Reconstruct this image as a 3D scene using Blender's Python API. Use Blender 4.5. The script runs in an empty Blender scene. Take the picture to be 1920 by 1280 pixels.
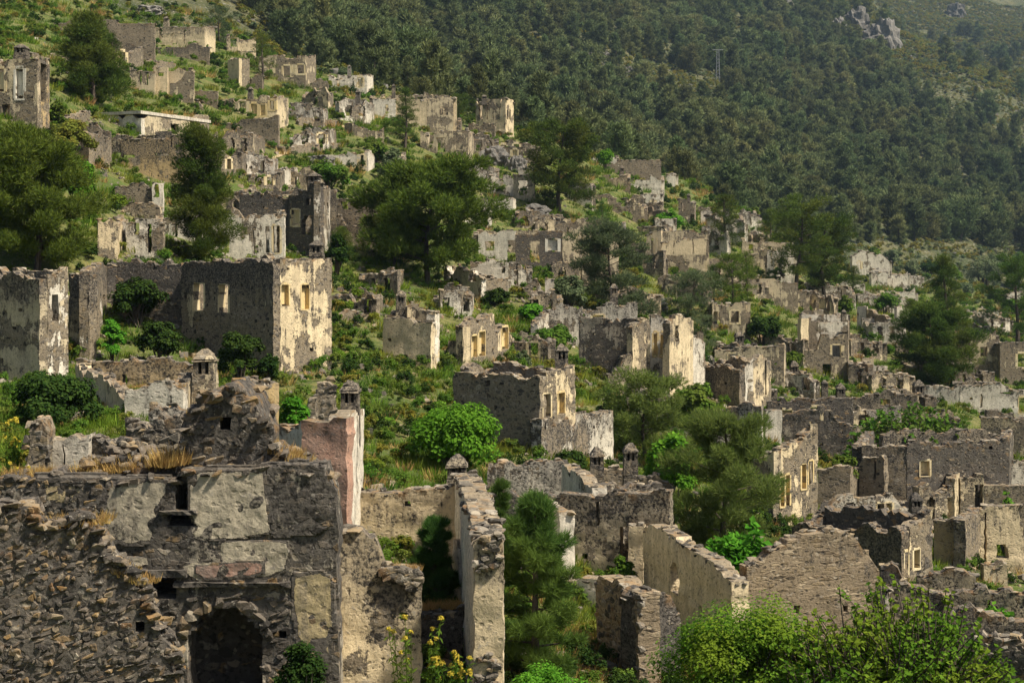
import bpy, bmesh, math, random
import numpy as np
from mathutils import Vector, Matrix, noise as mn

S = bpy.context.scene
HAZE = 0.00010
COL = S.collection
# ---------------------------------------------------------------- camera, sky, sun, exposure
F, CX, HY, CY = 2667.0, 960.0, 470.0, 640.0       # focal length and principal point in photo pixels, eye level row
cam_d = bpy.data.cameras.new('camera')
cam_d.sensor_width = 36.0
cam_d.lens = F / 1920 * 36
cam_d.shift_y = -(CY - HY) / 1920                 # level camera, rising-front style shift: verticals stay vertical
cam_d.clip_start, cam_d.clip_end = 0.5, 6000
cam = bpy.data.objects.new('camera', cam_d); COL.objects.link(cam)
cam.rotation_euler = (math.pi / 2, 0, 0)
S.camera = cam

SUN = Vector((0.50, -0.22, 0.83)).normalized()
w = bpy.data.worlds.new('World'); S.world = w; w.use_nodes = True
nt = w.node_tree
sky = nt.nodes.new('ShaderNodeTexSky'); sky.sky_type = 'NISHITA'; sky.sun_disc = False
sky.sun_elevation = math.asin(SUN.z); sky.sun_rotation = math.atan2(SUN.x, SUN.y)
sky.dust_density = 3.0; sky.air_density = 1.0
bg = nt.nodes['Background']; bg.inputs['Strength'].default_value = 0.06
nt.links.new(sky.outputs[0], bg.inputs['Color'])
sun_d = bpy.data.lights.new('sun', 'SUN'); sun_d.energy = 5.0; sun_d.angle = math.radians(4.0); sun_d.color = (1.0, 0.92, 0.77)
sun = bpy.data.objects.new('sun', sun_d); COL.objects.link(sun)
sun.rotation_euler = SUN.to_track_quat('Z', 'Y').to_euler(); sun.location = (-60, -100, 280)
vs = S.view_settings
S.display_settings.display_device = 'sRGB'
vs.view_transform = 'Standard'; vs.look = 'None'; vs.gamma = 1.0; vs.use_curve_mapping = False
vs.exposure = 0.68
cy = S.cycles
cy.use_denoising = True
try: cy.denoiser = 'OPENIMAGEDENOISE'
except Exception: pass
cy.max_bounces = 4; cy.diffuse_bounces = 3; cy.glossy_bounces = 1; cy.transmission_bounces = 2
cy.transparent_max_bounces = 4; cy.volume_bounces = 0
cy.use_adaptive_sampling = True; cy.adaptive_threshold = 0.02
cy.caustics_reflective = False; cy.caustics_refractive = False

# ---------------------------------------------------------------- small helpers
def link(o, parent=None):
    COL.objects.link(o)
    if parent is not None: o.parent = parent
    return o
def tag(o, label=None, cat=None, group=None, kind=None):
    if label: o['label'] = label
    if cat: o['category'] = cat
    if group: o['group'] = group
    if kind: o['kind'] = kind
    return o
def empty(name, loc):
    o = bpy.data.objects.new(name, None); o.location = loc; o.empty_display_size = 0.3
    return link(o)
def mesh_np(name, V, F_, smooth=False, matidx=None):
    """V (n,3) array, F_ a list of (k,m) int arrays (triangles and/or quads)."""
    me = bpy.data.meshes.new(name)
    V = np.asarray(V, dtype=np.float32)
    F_ = [np.asarray(f, dtype=np.int32) for f in F_ if len(f)]
    me.vertices.add(len(V)); me.vertices.foreach_set('co', V.ravel())
    nl = sum(f.size for f in F_); npoly = sum(len(f) for f in F_)
    me.loops.add(nl); me.polygons.add(npoly)
    me.loops.foreach_set('vertex_index', np.concatenate([f.ravel() for f in F_]))
    sizes = np.concatenate([np.full(len(f), f.shape[1], np.int32) for f in F_])
    starts = np.concatenate([[0], np.cumsum(sizes)[:-1]]).astype(np.int32)
    me.polygons.foreach_set('loop_start', starts)
    if matidx is not None: me.polygons.foreach_set('material_index', np.asarray(matidx, np.int32))
    me.polygons.foreach_set('use_smooth', np.full(npoly, smooth))
    me.update(calc_edges=True)
    return me
def obj(name, me, mats, parent=None):
    o = bpy.data.objects.new(name, me)
    for m in (mats if isinstance(mats, (list, tuple)) else [mats]):
        if len(me.materials) < (len(mats) if isinstance(mats, (list, tuple)) else 1): me.materials.append(m)
    return link(o, parent)
def nz(x, y, z=0.0): return mn.noise(Vector((x, y, z)))
def fbm(x, y, z=0.0, o=4): return mn.fractal(Vector((x, y, z)), 0.9, 2.1, o)

# ---------------------------------------------------------------- terrain: ground row (photo pixels) against depth, per image column
TC = {
 -900: [(4,6600),(20,1800),(28,1450),(38,1000),(50,800),(62,700),(75,600),(90,420),(110,200),(150,20),(200,-60),(260,-150),(350,-260),(600,-420),(1000,-480),(1900,-520)],
 0:    [(4,6600),(12,2450),(20,1760),(28,1420),(33,1000),(38,910),(50,800),(60,745),(70,715),(77,520),(86,370),(96,262),(120,165),(150,80),(200,0),(260,-80),(350,-190),(600,-330),(1000,-400),(1900,-450)],
 300:  [(4,6600),(12,2450),(20,1760),(28,1420),(33,1060),(38,940),(50,800),(62,725),(75,700),(84,495),(95,455),(105,385),(118,335),(130,262),(150,212),(175,158),(205,105),(245,60),(300,10),(370,-60),(450,-120),(700,-230),(1200,-300),(1900,-340)],
 620:  [(4,6600),(12,2500),(20,1800),(28,1440),(38,1090),(50,900),(62,790),(75,700),(90,600),(105,510),(120,445),(140,355),(160,295),(185,232),(215,178),(250,135),(310,105),(390,50),(480,-10),(600,-90),(900,-220),(1900,-300)],
 960:  [(4,6700),(12,2600),(20,1850),(28,1470),(38,1180),(50,960),(62,850),(75,750),(90,675),(105,605),(120,550),(140,485),(160,420),(185,340),(215,268),(235,240),(265,250),(310,280),(390,235),(480,150),(600,50),(750,-50),(1000,-160),(1900,-260)],
 1280: [(4,6700),(12,2650),(20,1900),(28,1500),(38,1260),(50,1075),(62,945),(75,860),(90,775),(105,705),(120,645),(140,580),(160,525),(185,470),(215,412),(250,355),(272,335),(310,385),(390,365),(480,280),(600,170),(750,60),(950,-50),(1300,-150),(1900,-230)],
 1600: [(4,6800),(12,2700),(20,1950),(28,1560),(38,1340),(50,1160),(62,1040),(75,945),(90,865),(105,803),(120,752),(140,692),(160,645),(185,600),(215,565),(250,545),(310,525),(370,497),(410,462),(480,400),(600,290),(750,170),(900,60),(1010,-5),(1100,60),(1300,20),(1500,-60),(1900,-150)],
 1760: [(4,6800),(12,2720),(20,1970),(28,1580),(38,1360),(50,1185),(62,1062),(75,975),(90,895),(105,828),(120,777),(140,722),(160,680),(185,640),(215,603),(250,578),(310,553),(390,522),(450,480),(500,430),(600,330),(750,205),(880,110),(940,92),(1020,160),(1150,120),(1350,30),(1500,-30),(1900,-140)],
 1920: [(4,6800),(12,2750),(20,1990),(28,1600),(38,1380),(50,1210),(62,1090),(75,1005),(90,925),(105,855),(120,805),(140,752),(160,717),(185,678),(215,643),(250,612),(310,580),(390,550),(450,520),(500,480),(600,370),(750,230),(880,136),(960,200),(1080,130),(1200,60),(1250,46),(1320,90),(1500,20),(1700,-60),(1900,-130)],
 2800: [(4,6900),(12,2800),(20,2000),(28,1640),(38,1420),(50,1260),(62,1150),(75,1060),(90,980),(105,910),(120,860),(140,800),(160,760),(185,720),(215,690),(250,660),(310,620),(390,585),(500,540),(600,480),(750,400),(900,330),(1200,250),(1500,150),(1900,80)],
}
TX = np.array(sorted(TC), float)
DG = np.exp(np.linspace(math.log(4), math.log(1900), 420))
LDG = np.log(DG)
ROWS = []
for k in sorted(TC):
    a = np.array(TC[k], float)
    r = np.interp(LDG, np.log(a[:, 0]), a[:, 1])
    r2 = r.copy(); r2[2:-2] = (r[:-4] + r[1:-3]*2 + r[2:-2]*2 + r[3:-1]*2 + r[4:]) / 8
    ROWS.append(r2)
ROWS = np.array(ROWS)
def tz(px, d):
    """height of the ground (camera height = 0)"""
    px = min(max(px, TX[0]), TX[-1] - 1e-3); d = min(max(d, 4.01), 1899)
    i = int(np.searchsorted(TX, px, 'right')) - 1
    t = (px - TX[i]) / (TX[i+1] - TX[i]); t = t*t*(3 - 2*t)*.5 + t*.5
    f = (math.log(d) - LDG[0]) / (LDG[1] - LDG[0]); j = min(int(f), len(DG) - 2); f -= j
    a = ROWS[i, j]*(1-f) + ROWS[i, j+1]*f; b = ROWS[i+1, j]*(1-f) + ROWS[i+1, j+1]*f
    z = (HY - (a*(1-t) + b*t)) * d / F
    x = (px - CX) / F * d
    z += 0.28 * nz(x/5, d/5) + 0.10 * nz(x/1.3, d/1.3, 3)
    if d > 230:
        k = min((d - 230) / 350, 1.0)
        z += k * (8.0*fbm(x/75, d/75, 7, 4) + 1.2*nz(x/14, d/14, 2))
    return z
def gpy(px, d): return HY - F * tz(px, d) / d
def D(px, py, lo=26.0, hi=1500.0):
    """depth at which the ground shows at this pixel (first hit beyond lo)"""
    d = lo; prev = lo
    while d < hi:
        if gpy(px, d) <= py:
            a, b = prev, d
            for _ in range(14):
                m = (a + b) / 2
                if gpy(px, m) <= py: b = m
                else: a = m
            return b
        prev = d; d *= 1.012
    return hi
def PX(px, d): return (px - CX) / F * d
def ZZ(py, d): return (HY - py) / F * d
def gnd(px, d, sink=0.0): return Vector((PX(px, d), d, tz(px, d) - sink))

# ---------------------------------------------------------------- materials
class NT:
    def __init__(s, name):
        s.m = bpy.data.materials.new(name); s.m.use_nodes = True
        s.t = s.m.node_tree; s.t.nodes.clear()
        s.out = s.t.nodes.new('ShaderNodeOutputMaterial')
    def n(s, typ, ins=None, **props):
        nd = s.t.nodes.new(typ)
        for k, v in props.items(): setattr(nd, k, v)
        for k, v in (ins or {}).items():
            sock = nd.inputs[k]
            if isinstance(v, bpy.types.NodeSocket): s.t.links.new(v, sock)
            elif v is not None: sock.default_value = v
        return nd
    def math(s, op, a, b=0.0, c=None, clamp=False):
        ins = {0: a, 1: b}
        if c is not None: ins[2] = c
        return s.n('ShaderNodeMath', ins, operation=op, use_clamp=clamp).outputs[0]
    def vmath(s, op, a, b): return s.n('ShaderNodeVectorMath', {0: a, 1: b}, operation=op).outputs[0]
    def mix(s, f, a, b, mode='MIX'):
        nd = s.n('ShaderNodeMix', data_type='RGBA', blend_type=mode)
        for i, v in ((0, f), (6, a), (7, b)):
            if isinstance(v, bpy.types.NodeSocket): s.t.links.new(v, nd.inputs[i])
            else: nd.inputs[i].default_value = v if i == 0 else (tuple(v) + (1,))[:4]
        return nd.outputs[2]
    def ss(s, x, a, b):
        nd = s.n('ShaderNodeMapRange', {0: x, 1: a, 2: b, 3: 0.0, 4: 1.0}, interpolation_type='SMOOTHSTEP')
        return nd.outputs[0]
    def noise(s, co, scale, detail=4, rough=.55, dist=0.0):
        return s.n('ShaderNodeTexNoise', {'Vector': co, 'Scale': scale, 'Detail': detail, 'Roughness': rough, 'Distortion': dist}).outputs[0]
    def ramp(s, f, stops, interp='LINEAR'):
        nd = s.n('ShaderNodeValToRGB', {0: f}); r = nd.color_ramp; r.interpolation = interp
        while len(r.elements) < len(stops): r.elements.new(.5)
        for e, (p, c) in zip(r.elements, stops): e.position = p; e.color = tuple(c) + (1,)
        return nd.outputs[0]
    def pos(s): return s.n('ShaderNodeNewGeometry').outputs['Position']
    def scl(s, co, v): return s.vmath('MULTIPLY', co, v)
    def attr(s, name, typ='OBJECT'): return s.n('ShaderNodeAttribute', attribute_name=name, attribute_type=typ).outputs['Fac']
    def done(s, col, bump=None, rough=.92, strength=.6, dist=.05):
        p = s.n('ShaderNodeBsdfPrincipled', {'Base Color': col, 'Roughness': rough})
        p.inputs['Specular IOR Level'].default_value = .15
        if bump is not None:
            b = s.n('ShaderNodeBump', {'Height': bump, 'Strength': strength, 'Distance': dist})
            s.t.links.new(b.outputs[0], p.inputs['Normal'])
        s.t.links.new(p.outputs[0], s.out.inputs[0])
        return s.m

def wall_mat(name, plaster=(.56,.46,.30), plaster2=(.36,.30,.21), stones=None, mortar=(.265,.215,.15), vs=(3.8,3.8,6.4), sootc=(.028,.025,.022), wob=(.42,.42,.34)):
    t = NT(name); co = t.pos()
    pl = t.attr('plaster'); so = t.attr('soot'); top = t.attr('top', 'GEOMETRY')
    wobn = t.n('ShaderNodeTexNoise', {'Vector': co, 'Scale': 2.6, 'Detail': 4}).outputs['Color']
    cw = t.vmath('ADD', co, t.scl(wobn, wob))
    vc = t.scl(cw, vs)
    ve = t.n('ShaderNodeTexVoronoi', {'Vector': vc, 'Scale': 1.0}, feature='DISTANCE_TO_EDGE').outputs['Distance']
    v1 = t.n('ShaderNodeTexVoronoi', {'Vector': vc, 'Scale': 1.0}, feature='F1')
    cell = t.n('ShaderNodeSeparateColor', {0: v1.outputs['Color']})
    stc = t.ramp(cell.outputs[0], stones or [(0,(.035,.031,.027)),(.3,(.095,.082,.068)),(.6,(.165,.142,.112)),(.85,(.25,.185,.105)),(1,(.33,.29,.23))])
    n_big = t.noise(co, .55, 5, .62)
    n_mid = t.noise(co, 2.3, 6, .62)
    n_fine = t.noise(co, 11.0, 5, .68)
    vis = t.ss(ve, .03, .15)
    # mortar smeared over the stones in patches, small dark stones and pits showing through it
    smear = t.ss(t.math('ADD', cell.outputs[1], t.math('MULTIPLY', n_mid, .8)), .62, .92)
    vis2 = t.math('MULTIPLY', vis, t.math('SUBTRACT', 1.0, t.math('MULTIPLY', smear, .85)))
    mcol = t.mix(n_fine, [c*.55 for c in mortar], [c*1.3 for c in mortar])
    base = t.mix(vis2, mcol, stc)
    v2 = t.n('ShaderNodeTexVoronoi', {'Vector': t.scl(cw, (5.2,5.2,7.5)), 'Scale': 1.0}, feature='F1')
    c2 = t.n('ShaderNodeSeparateColor', {0: v2.outputs['Color']})
    pit = t.math('MULTIPLY', t.ss(v2.outputs['Distance'], .42, .20), t.ss(c2.outputs[0], .50, .62))
    base = t.mix(t.math('MULTIPLY', pit, .72), base, t.mix(c2.outputs[1], (.035,.03,.027), (.115,.10,.085)))
    lighter = t.math('MULTIPLY', t.ss(v2.outputs['Distance'], .40, .22), t.ss(c2.outputs[1], .80, .88))  # paler stones picked at random among the dark ones
    base = t.mix(t.math('MULTIPLY', lighter, .6), base, (.44,.37,.27))
    base = t.mix(t.ss(n_fine, .34, .46), t.mix(.6, base, (.02,.018,.016)), base)
    pl = t.math('MULTIPLY', pl, t.ss(t.n('ShaderNodeSeparateXYZ', {0: t.n('ShaderNodeNewGeometry').outputs['True Normal']}).outputs[2], .85, .45))
    pl = t.math('SUBTRACT', pl, t.math('MULTIPLY', t.attr('rim', 'GEOMETRY'), .75))
    # plaster
    streak = t.noise(t.scl(co, (3.5,3.5,.45)), 1.0, 5, .65)
    pc = t.mix(t.ss(streak, .35, .66), plaster2, plaster)
    pc = t.mix(t.ss(n_mid, .38, .68), pc, t.mix(.5, pc, [c*1.25 for c in plaster]))
    pc = t.mix(t.math('MULTIPLY', t.ss(n_fine, .53, .66), .6), pc, (.12,.105,.085))
    pc = t.mix(t.math('MULTIPLY', pit, .35), pc, (.10,.085,.07))
    pn = t.math('ADD', t.math('MULTIPLY', n_big, .62), t.math('ADD', t.math('MULTIPLY', streak, .22), t.math('MULTIPLY', n_fine, .16)))
    thr = t.math('SUBTRACT', .74, t.math('MULTIPLY', pl, .48))
    dlt = t.math('SUBTRACT', pn, thr)
    pm = t.ss(dlt, -.004, .012)
    rim = t.math('MULTIPLY', t.ss(dlt, -.035, -.004), t.math('SUBTRACT', 1.0, pm))
    base = t.mix(t.math('MULTIPLY', rim, .45), base, (.05,.045,.04))
    col = t.mix(pm, base, pc)
    # black lichen and rain stains, heaviest along the broken wall tops
    tf = t.ss(top, 2.6, 0.0)
    sn = t.math('ADD', t.math('MULTIPLY', streak, .55), t.math('MULTIPLY', n_mid, .45))
    sthr = t.math('SUBTRACT', .82, t.math('ADD', t.math('MULTIPLY', so, .30), t.math('MULTIPLY', t.math('MULTIPLY', tf, so), .26)))
    sm = t.ss(t.math('SUBTRACT', sn, sthr), -.05, .09)
    col = t.mix(t.math('MULTIPLY', sm, t.ss(n_fine, .72, .40)), col, t.mix(t.ss(n_fine, .35, .62), sootc, [c*4.2 for c in sootc]))
    # grey lichen spots, ochre lichen on the tops
    col = t.mix(t.math('MULTIPLY', t.ss(t.noise(co, 5.5, 3, .6), .63, .70), .4), col, (.34,.31,.27))
    oc = t.math('MULTIPLY', t.ss(top, .40, 0.0), t.ss(n_mid, .50, .64))
    col = t.mix(t.math('MULTIPLY', oc, .5), col, (.27,.155,.06))
    h = t.math('ADD', t.math('MULTIPLY', t.math('MULTIPLY', vis2, t.math('SUBTRACT', 1.0, pm)), .30), t.math('ADD', t.math('MULTIPLY', n_fine, .6), t.math('SUBTRACT', t.math('MULTIPLY', pm, .35), t.math('MULTIPLY', pit, .3))))
    return t.done(col, h, .93, .8, .06)

M = {}
M['stone'] = wall_mat('rubble_masonry')
M['cream'] = wall_mat('cream_plastered_masonry', (.68,.55,.35), (.46,.37,.24))
M['white'] = wall_mat('whitewashed_masonry', (.72,.65,.53), (.46,.41,.33))
M['ochre'] = wall_mat('ochre_plastered_masonry', (.50,.36,.17), (.36,.27,.16), mortar=(.29,.24,.17))
M['dark'] = wall_mat('black_lichened_masonry', (.40,.35,.27), (.24,.20,.15), stones=[(0,(.03,.027,.024)),(.35,(.09,.075,.06)),(.65,(.17,.14,.11)),(.88,(.26,.17,.08)),(1,(.33,.29,.23))], mortar=(.12,.105,.088))
M['tan'] = wall_mat('tan_coursed_masonry', (.40,.32,.20), (.28,.22,.14), stones=[(0,(.09,.07,.05)),(.4,(.22,.165,.10)),(.7,(.31,.24,.15)),(1,(.40,.32,.22))], mortar=(.27,.21,.14), vs=(2.6,2.6,11.0), wob=(.3,.3,.07))
DK = dict(stones=[(0,(.03,.027,.024)),(.35,(.09,.075,.06)),(.65,(.17,.14,.11)),(.88,(.26,.17,.08)),(1,(.33,.29,.23))], mortar=(.12,.105,.088))
M['greyplaster'] = wall_mat('grey_plaster_on_dark_masonry', (.44,.38,.28), (.31,.27,.20), **DK)
M['roseplaster'] = wall_mat('rose_plaster_on_dark_masonry', (.33,.20,.15), (.30,.24,.20), **DK)
M['ochredark'] = wall_mat('ochre_plaster_on_dark_masonry', (.42,.33,.18), (.28,.23,.15), **DK)
M['pink'] = wall_mat('pink_plastered_masonry', (.43,.245,.17), (.36,.24,.18))
def simple_plaster(name, c, c2):
    t = NT(name); co = t.pos()
    st = t.noise(t.scl(co, (4,4,.6)), 1.0, 4, .6); f = t.noise(co, 9, 4, .65); m = t.noise(co, 2.0, 4, .6)
    col = t.mix(t.ss(st, .35, .65), c2, c)
    col = t.mix(t.math('MULTIPLY', t.ss(f, .55, .68), .55), col, (.09,.08,.07))
    col = t.mix(t.math('MULTIPLY', t.ss(m, .60, .70), .7), col, (.17,.15,.125))
    return t.done(col, f, .9, .35, .03)
M['s_cream'] = simple_plaster('window_plaster_cream', (.72,.61,.40), (.60,.47,.26))
M['s_ochre'] = simple_plaster('window_plaster_ochre', (.72,.55,.27), (.58,.45,.24))
M['s_white'] = simple_plaster('window_plaster_white', (.74,.69,.58), (.58,.52,.42))
M['s_grey'] = simple_plaster('window_plaster_grey', (.40,.36,.30), (.30,.27,.22))
M['panel'] = simple_plaster('old_grey_plaster', (.42,.37,.28), (.31,.27,.21))

def stone_mat(name, stops, orange=.25):
    t = NT(name); co = t.pos(); g = t.n('ShaderNodeNewGeometry'); oi = t.n('ShaderNodeObjectInfo')
    r = t.math('FRACT', t.math('ADD', g.outputs['Random Per Island'], oi.outputs['Random']))
    col = t.ramp(r, stops)
    n1 = t.noise(co, 4, 5, .65); n2 = t.noise(co, 16, 4, .65)
    col = t.mix(t.ss(n1, .48, .66), col, t.mix(.75, col, (.03,.028,.025)))
    col = t.mix(t.math('MULTIPLY', t.ss(n2, .55, .68), .6), col, (.40,.36,.30))
    col = t.mix(t.math('MULTIPLY', t.ss(t.noise(co, 1.7, 3, .6), .58, .68), orange), col, (.33,.16,.04))
    return t.done(col, t.math('ADD', n1, n2), .95, .5, .04)
M['stones'] = stone_mat('loose_stone', [(0,(.05,.045,.038)),(.35,(.13,.112,.09)),(.65,(.22,.19,.15)),(.85,(.29,.215,.125)),(1,(.36,.32,.26))], .35)
M['stones_dark'] = stone_mat('dark_stone', [(0,(.03,.027,.024)),(.4,(.085,.072,.058)),(.7,(.16,.13,.10)),(.88,(.22,.145,.066)),(1,(.25,.215,.165))], .3)
M['rock'] = stone_mat('limestone_outcrop', [(0,(.115,.108,.097)),(1,(.19,.178,.16))], .12)

def leaf_mat(name, c1, c2, c3=None, trans=.3, patch=.25, var=.5):
    t = NT(name); co = t.pos(); g = t.n('ShaderNodeNewGeometry'); oi = t.n('ShaderNodeObjectInfo')
    r = g.outputs['Random Per Island']
    col = t.mix(r, c1, c2)
    if c3: col = t.mix(t.ss(t.noise(co, patch, 3, .6), .45, .62), col, t.mix(.75, col, c3))
    hsv = t.n('ShaderNodeHueSaturation', {'Hue': t.math('ADD', .498 - .023*var, t.math('MULTIPLY', t.math('FRACT', t.math('MULTIPLY', oi.outputs['Random'], 7.31)), .045*var)), 'Saturation': 1.0,
                                          'Value': t.math('ADD', 1 - .32*var, t.math('MULTIPLY', oi.outputs['Random'], .64*var)), 'Color': col})
    a = t.n('ShaderNodeBsdfDiffuse', {'Color': hsv.outputs[0]}); b = t.n('ShaderNodeBsdfTranslucent', {'Color': hsv.outputs[0]})
    m = t.n('ShaderNodeMixShader', {0: trans, 1: a.outputs[0], 2: b.outputs[0]})
    t.t.links.new(m.outputs[0], t.out.inputs[0]); return t.m
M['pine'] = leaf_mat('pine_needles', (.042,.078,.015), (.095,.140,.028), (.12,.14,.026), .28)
M['pine_bright'] = leaf_mat('young_pine_needles', (.038,.100,.020), (.100,.180,.040), (.10,.16,.03), .3)
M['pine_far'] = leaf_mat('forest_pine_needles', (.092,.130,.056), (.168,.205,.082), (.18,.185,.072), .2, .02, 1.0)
M['pine_gold'] = leaf_mat('olive_pine_needles', (.070,.115,.018), (.155,.195,.034), None, .33)
M['leaf_bright'] = leaf_mat('bright_leaves', (0.061,0.189,0.016), (0.149,0.338,0.034), None, .4)
M['leaf_mid'] = leaf_mat('green_leaves', (.045,.110,.014), (.115,.195,.028), (.12,.16,.03), .35, .4)
M['leaf_dark'] = leaf_mat('dark_leaves', (0.018,0.042,0.010), (0.048,0.082,0.017), None, .25)
M['leaf_olive'] = leaf_mat('olive_leaves', (0.081,0.115,0.022), (0.176,0.209,0.038), (0.216,0.176,0.027), .35, .5)
M['leaf_grey'] = leaf_mat('grey_green_leaves', (.075,.110,.050), (.15,.185,.090), None, .3)
M['leaf_gold'] = leaf_mat('yellow_scrub_leaves', (.14,.135,.026), (.25,.22,.045), None, .3)
M['pine_feather'] = leaf_mat('feathery_pine_needles', (.095,.150,.034), (.20,.25,.065), None, .4)
M['leaf_lime'] = leaf_mat('lime_green_leaves', (.055,.145,.013), (.150,.270,.028), (.19,.25,.025), .42, .6, .2)
M['grass'] = leaf_mat('fresh_grass', (.095,.19,.020), (.20,.30,.038), (.26,.26,.04), .4, .15, .8)
M['dry'] = leaf_mat('dry_grass', (.30,.19,.065), (.52,.36,.13), None, .3)
M['flower'] = leaf_mat('yellow_flowers', (.40,.34,.04), (.60,.48,.07), None, .3, .25, .2)
def bark():
    t = NT('bark'); co = t.pos(); n1 = t.noise(t.scl(co, (9,9,2)), 1.0, 4, .6)
    return t.done(t.ramp(n1, [(.3,(.035,.027,.02)),(.7,(.14,.11,.085))]), n1, .95, .6, .05)
M['bark'] = bark()

def ground_mat(far):
    t = NT('mountain_soil' if far else 'hill_soil'); co = t.pos()
    k = .12 if far else 1.0
    a = t.noise(co, .16*k*2, 5, .62); b = t.noise(co, .9*k*2, 6, .65); c = t.noise(co, 5.0*k*2, 5, .65)
    if far:
        col = t.mix(t.ss(a, .40, .62), (.050,.060,.022), (.105,.098,.044))
        col = t.mix(t.math('MULTIPLY', t.ss(b, .50, .62), .8), col, (.034,.042,.018))
        col = t.mix(t.ss(c, .57, .66), col, (.25,.235,.21))
    else:
        col = t.mix(t.ss(a, .38, .60), (.070,.105,.018), (.16,.15,.05))
        col = t.mix(t.math('MULTIPLY', t.ss(b, .46, .58), .8), col, (.055,.075,.018))
        col = t.mix(t.ss(c, .58, .66), col, (.23,.20,.16))
        col = t.mix(t.math('MULTIPLY', t.ss(b, .62, .70), .8), col, (.26,.20,.12))
    return t.done(col, t.math('ADD', b, c), .98, .8, .6 if far else .12)
M['hill'] = ground_mat(False); M['mount'] = ground_mat(True)
def plain(name, c, rough=.8):
    t = NT(name); n = t.noise(t.pos(), 8, 4, .6)
    return t.done(t.mix(n, [x*.7 for x in c], [x*1.2 for x in c]), n, rough, .2, .02)
M['iron'] = plain('galvanised_steel', (.30,.31,.32), .6)
M['path'] = plain('trodden_earth', (.36,.28,.16))
M['roofscreed'] = simple_plaster('flat_roof_screed', (.62,.56,.46), (.45,.40,.33))
# ---------------------------------------------------------------- ground sheets
def build_ground():
    cols = np.concatenate([np.linspace(-900, -120, 28), np.linspace(-100, 2020, 213), np.linspace(2045, 2790, 28)])
    ds = np.exp(np.linspace(math.log(4.2), math.log(1890), 330))
    V = np.array([[PX(px, d), d, tz(px, d)] for d in ds for px in cols])
    nc = len(cols); q = []; mi = []
    for j in range(len(ds) - 1):
        for i in range(nc - 1):
            a = j*nc + i; q.append((a, a+1, a+1+nc, a+nc))
            mi.append(0 if ds[j] < 250 + max(0, (cols[i] - 1000) * .12) else 1)
    o = obj('hillside', mesh_np('hillside', V, [q], True, mi), [M['hill'], M['mount']])
    tag(o, kind='structure')
    b = [(-1500,-450,-24),(1500,-450,-24),(1500,2300,-24),(-1500,2300,-24)]
    tag(obj('valley_floor', mesh_np('valley_floor', b, [[(0,1,2,3)]]), M['hill']), kind='structure')
build_ground()

# ---------------------------------------------------------------- stones
rs = random.Random(5)
def rock_mesh(name, n, seed, sq=.75):
    r = random.Random(seed); bm = bmesh.new()
    for _ in range(n):
        v = Vector((r.gauss(0,1), r.gauss(0,1), r.gauss(0,1))).normalized()
        m = max(abs(v.x), abs(v.y), abs(v.z)); v = v.lerp(v / m, sq) * .5 * r.uniform(.9, 1.05)
        bm.verts.new(v)
    g = bmesh.ops.convex_hull(bm, input=bm.verts[:])
    for v in [v for v in bm.verts if not v.link_faces]: bm.verts.remove(v)
    me = bpy.data.meshes.new(name); bm.to_mesh(me); bm.free(); return me
STONES = {k: [rock_mesh('stone', 20, 100 + i, .86) for i in range(10)] for k in ('stones', 'stones_dark')}
for k, L in STONES.items():
    for me in L: me.materials.append(M[k])
STV = []
for me in STONES['stones']:
    co = np.zeros(len(me.vertices)*3, np.float32); me.vertices.foreach_get('co', co)
    STV.append((co.reshape(-1, 3), np.array([p.vertices[:] for p in me.polygons])))
def joined_stones(name, mats, mat, parent=None):
    V = []; Fc = []; o = 0
    for i, mx in enumerate(mats):
        v, f = STV[i % len(STV)]
        m = np.array(mx); V.append(v @ m[:3, :3].T + m[:3, 3]); Fc.append(f + o); o += len(v)
    ob = obj(name, mesh_np(name, np.concatenate(V), [np.concatenate(Fc)]), mat, parent)
    return tag(ob, kind='stuff')

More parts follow.
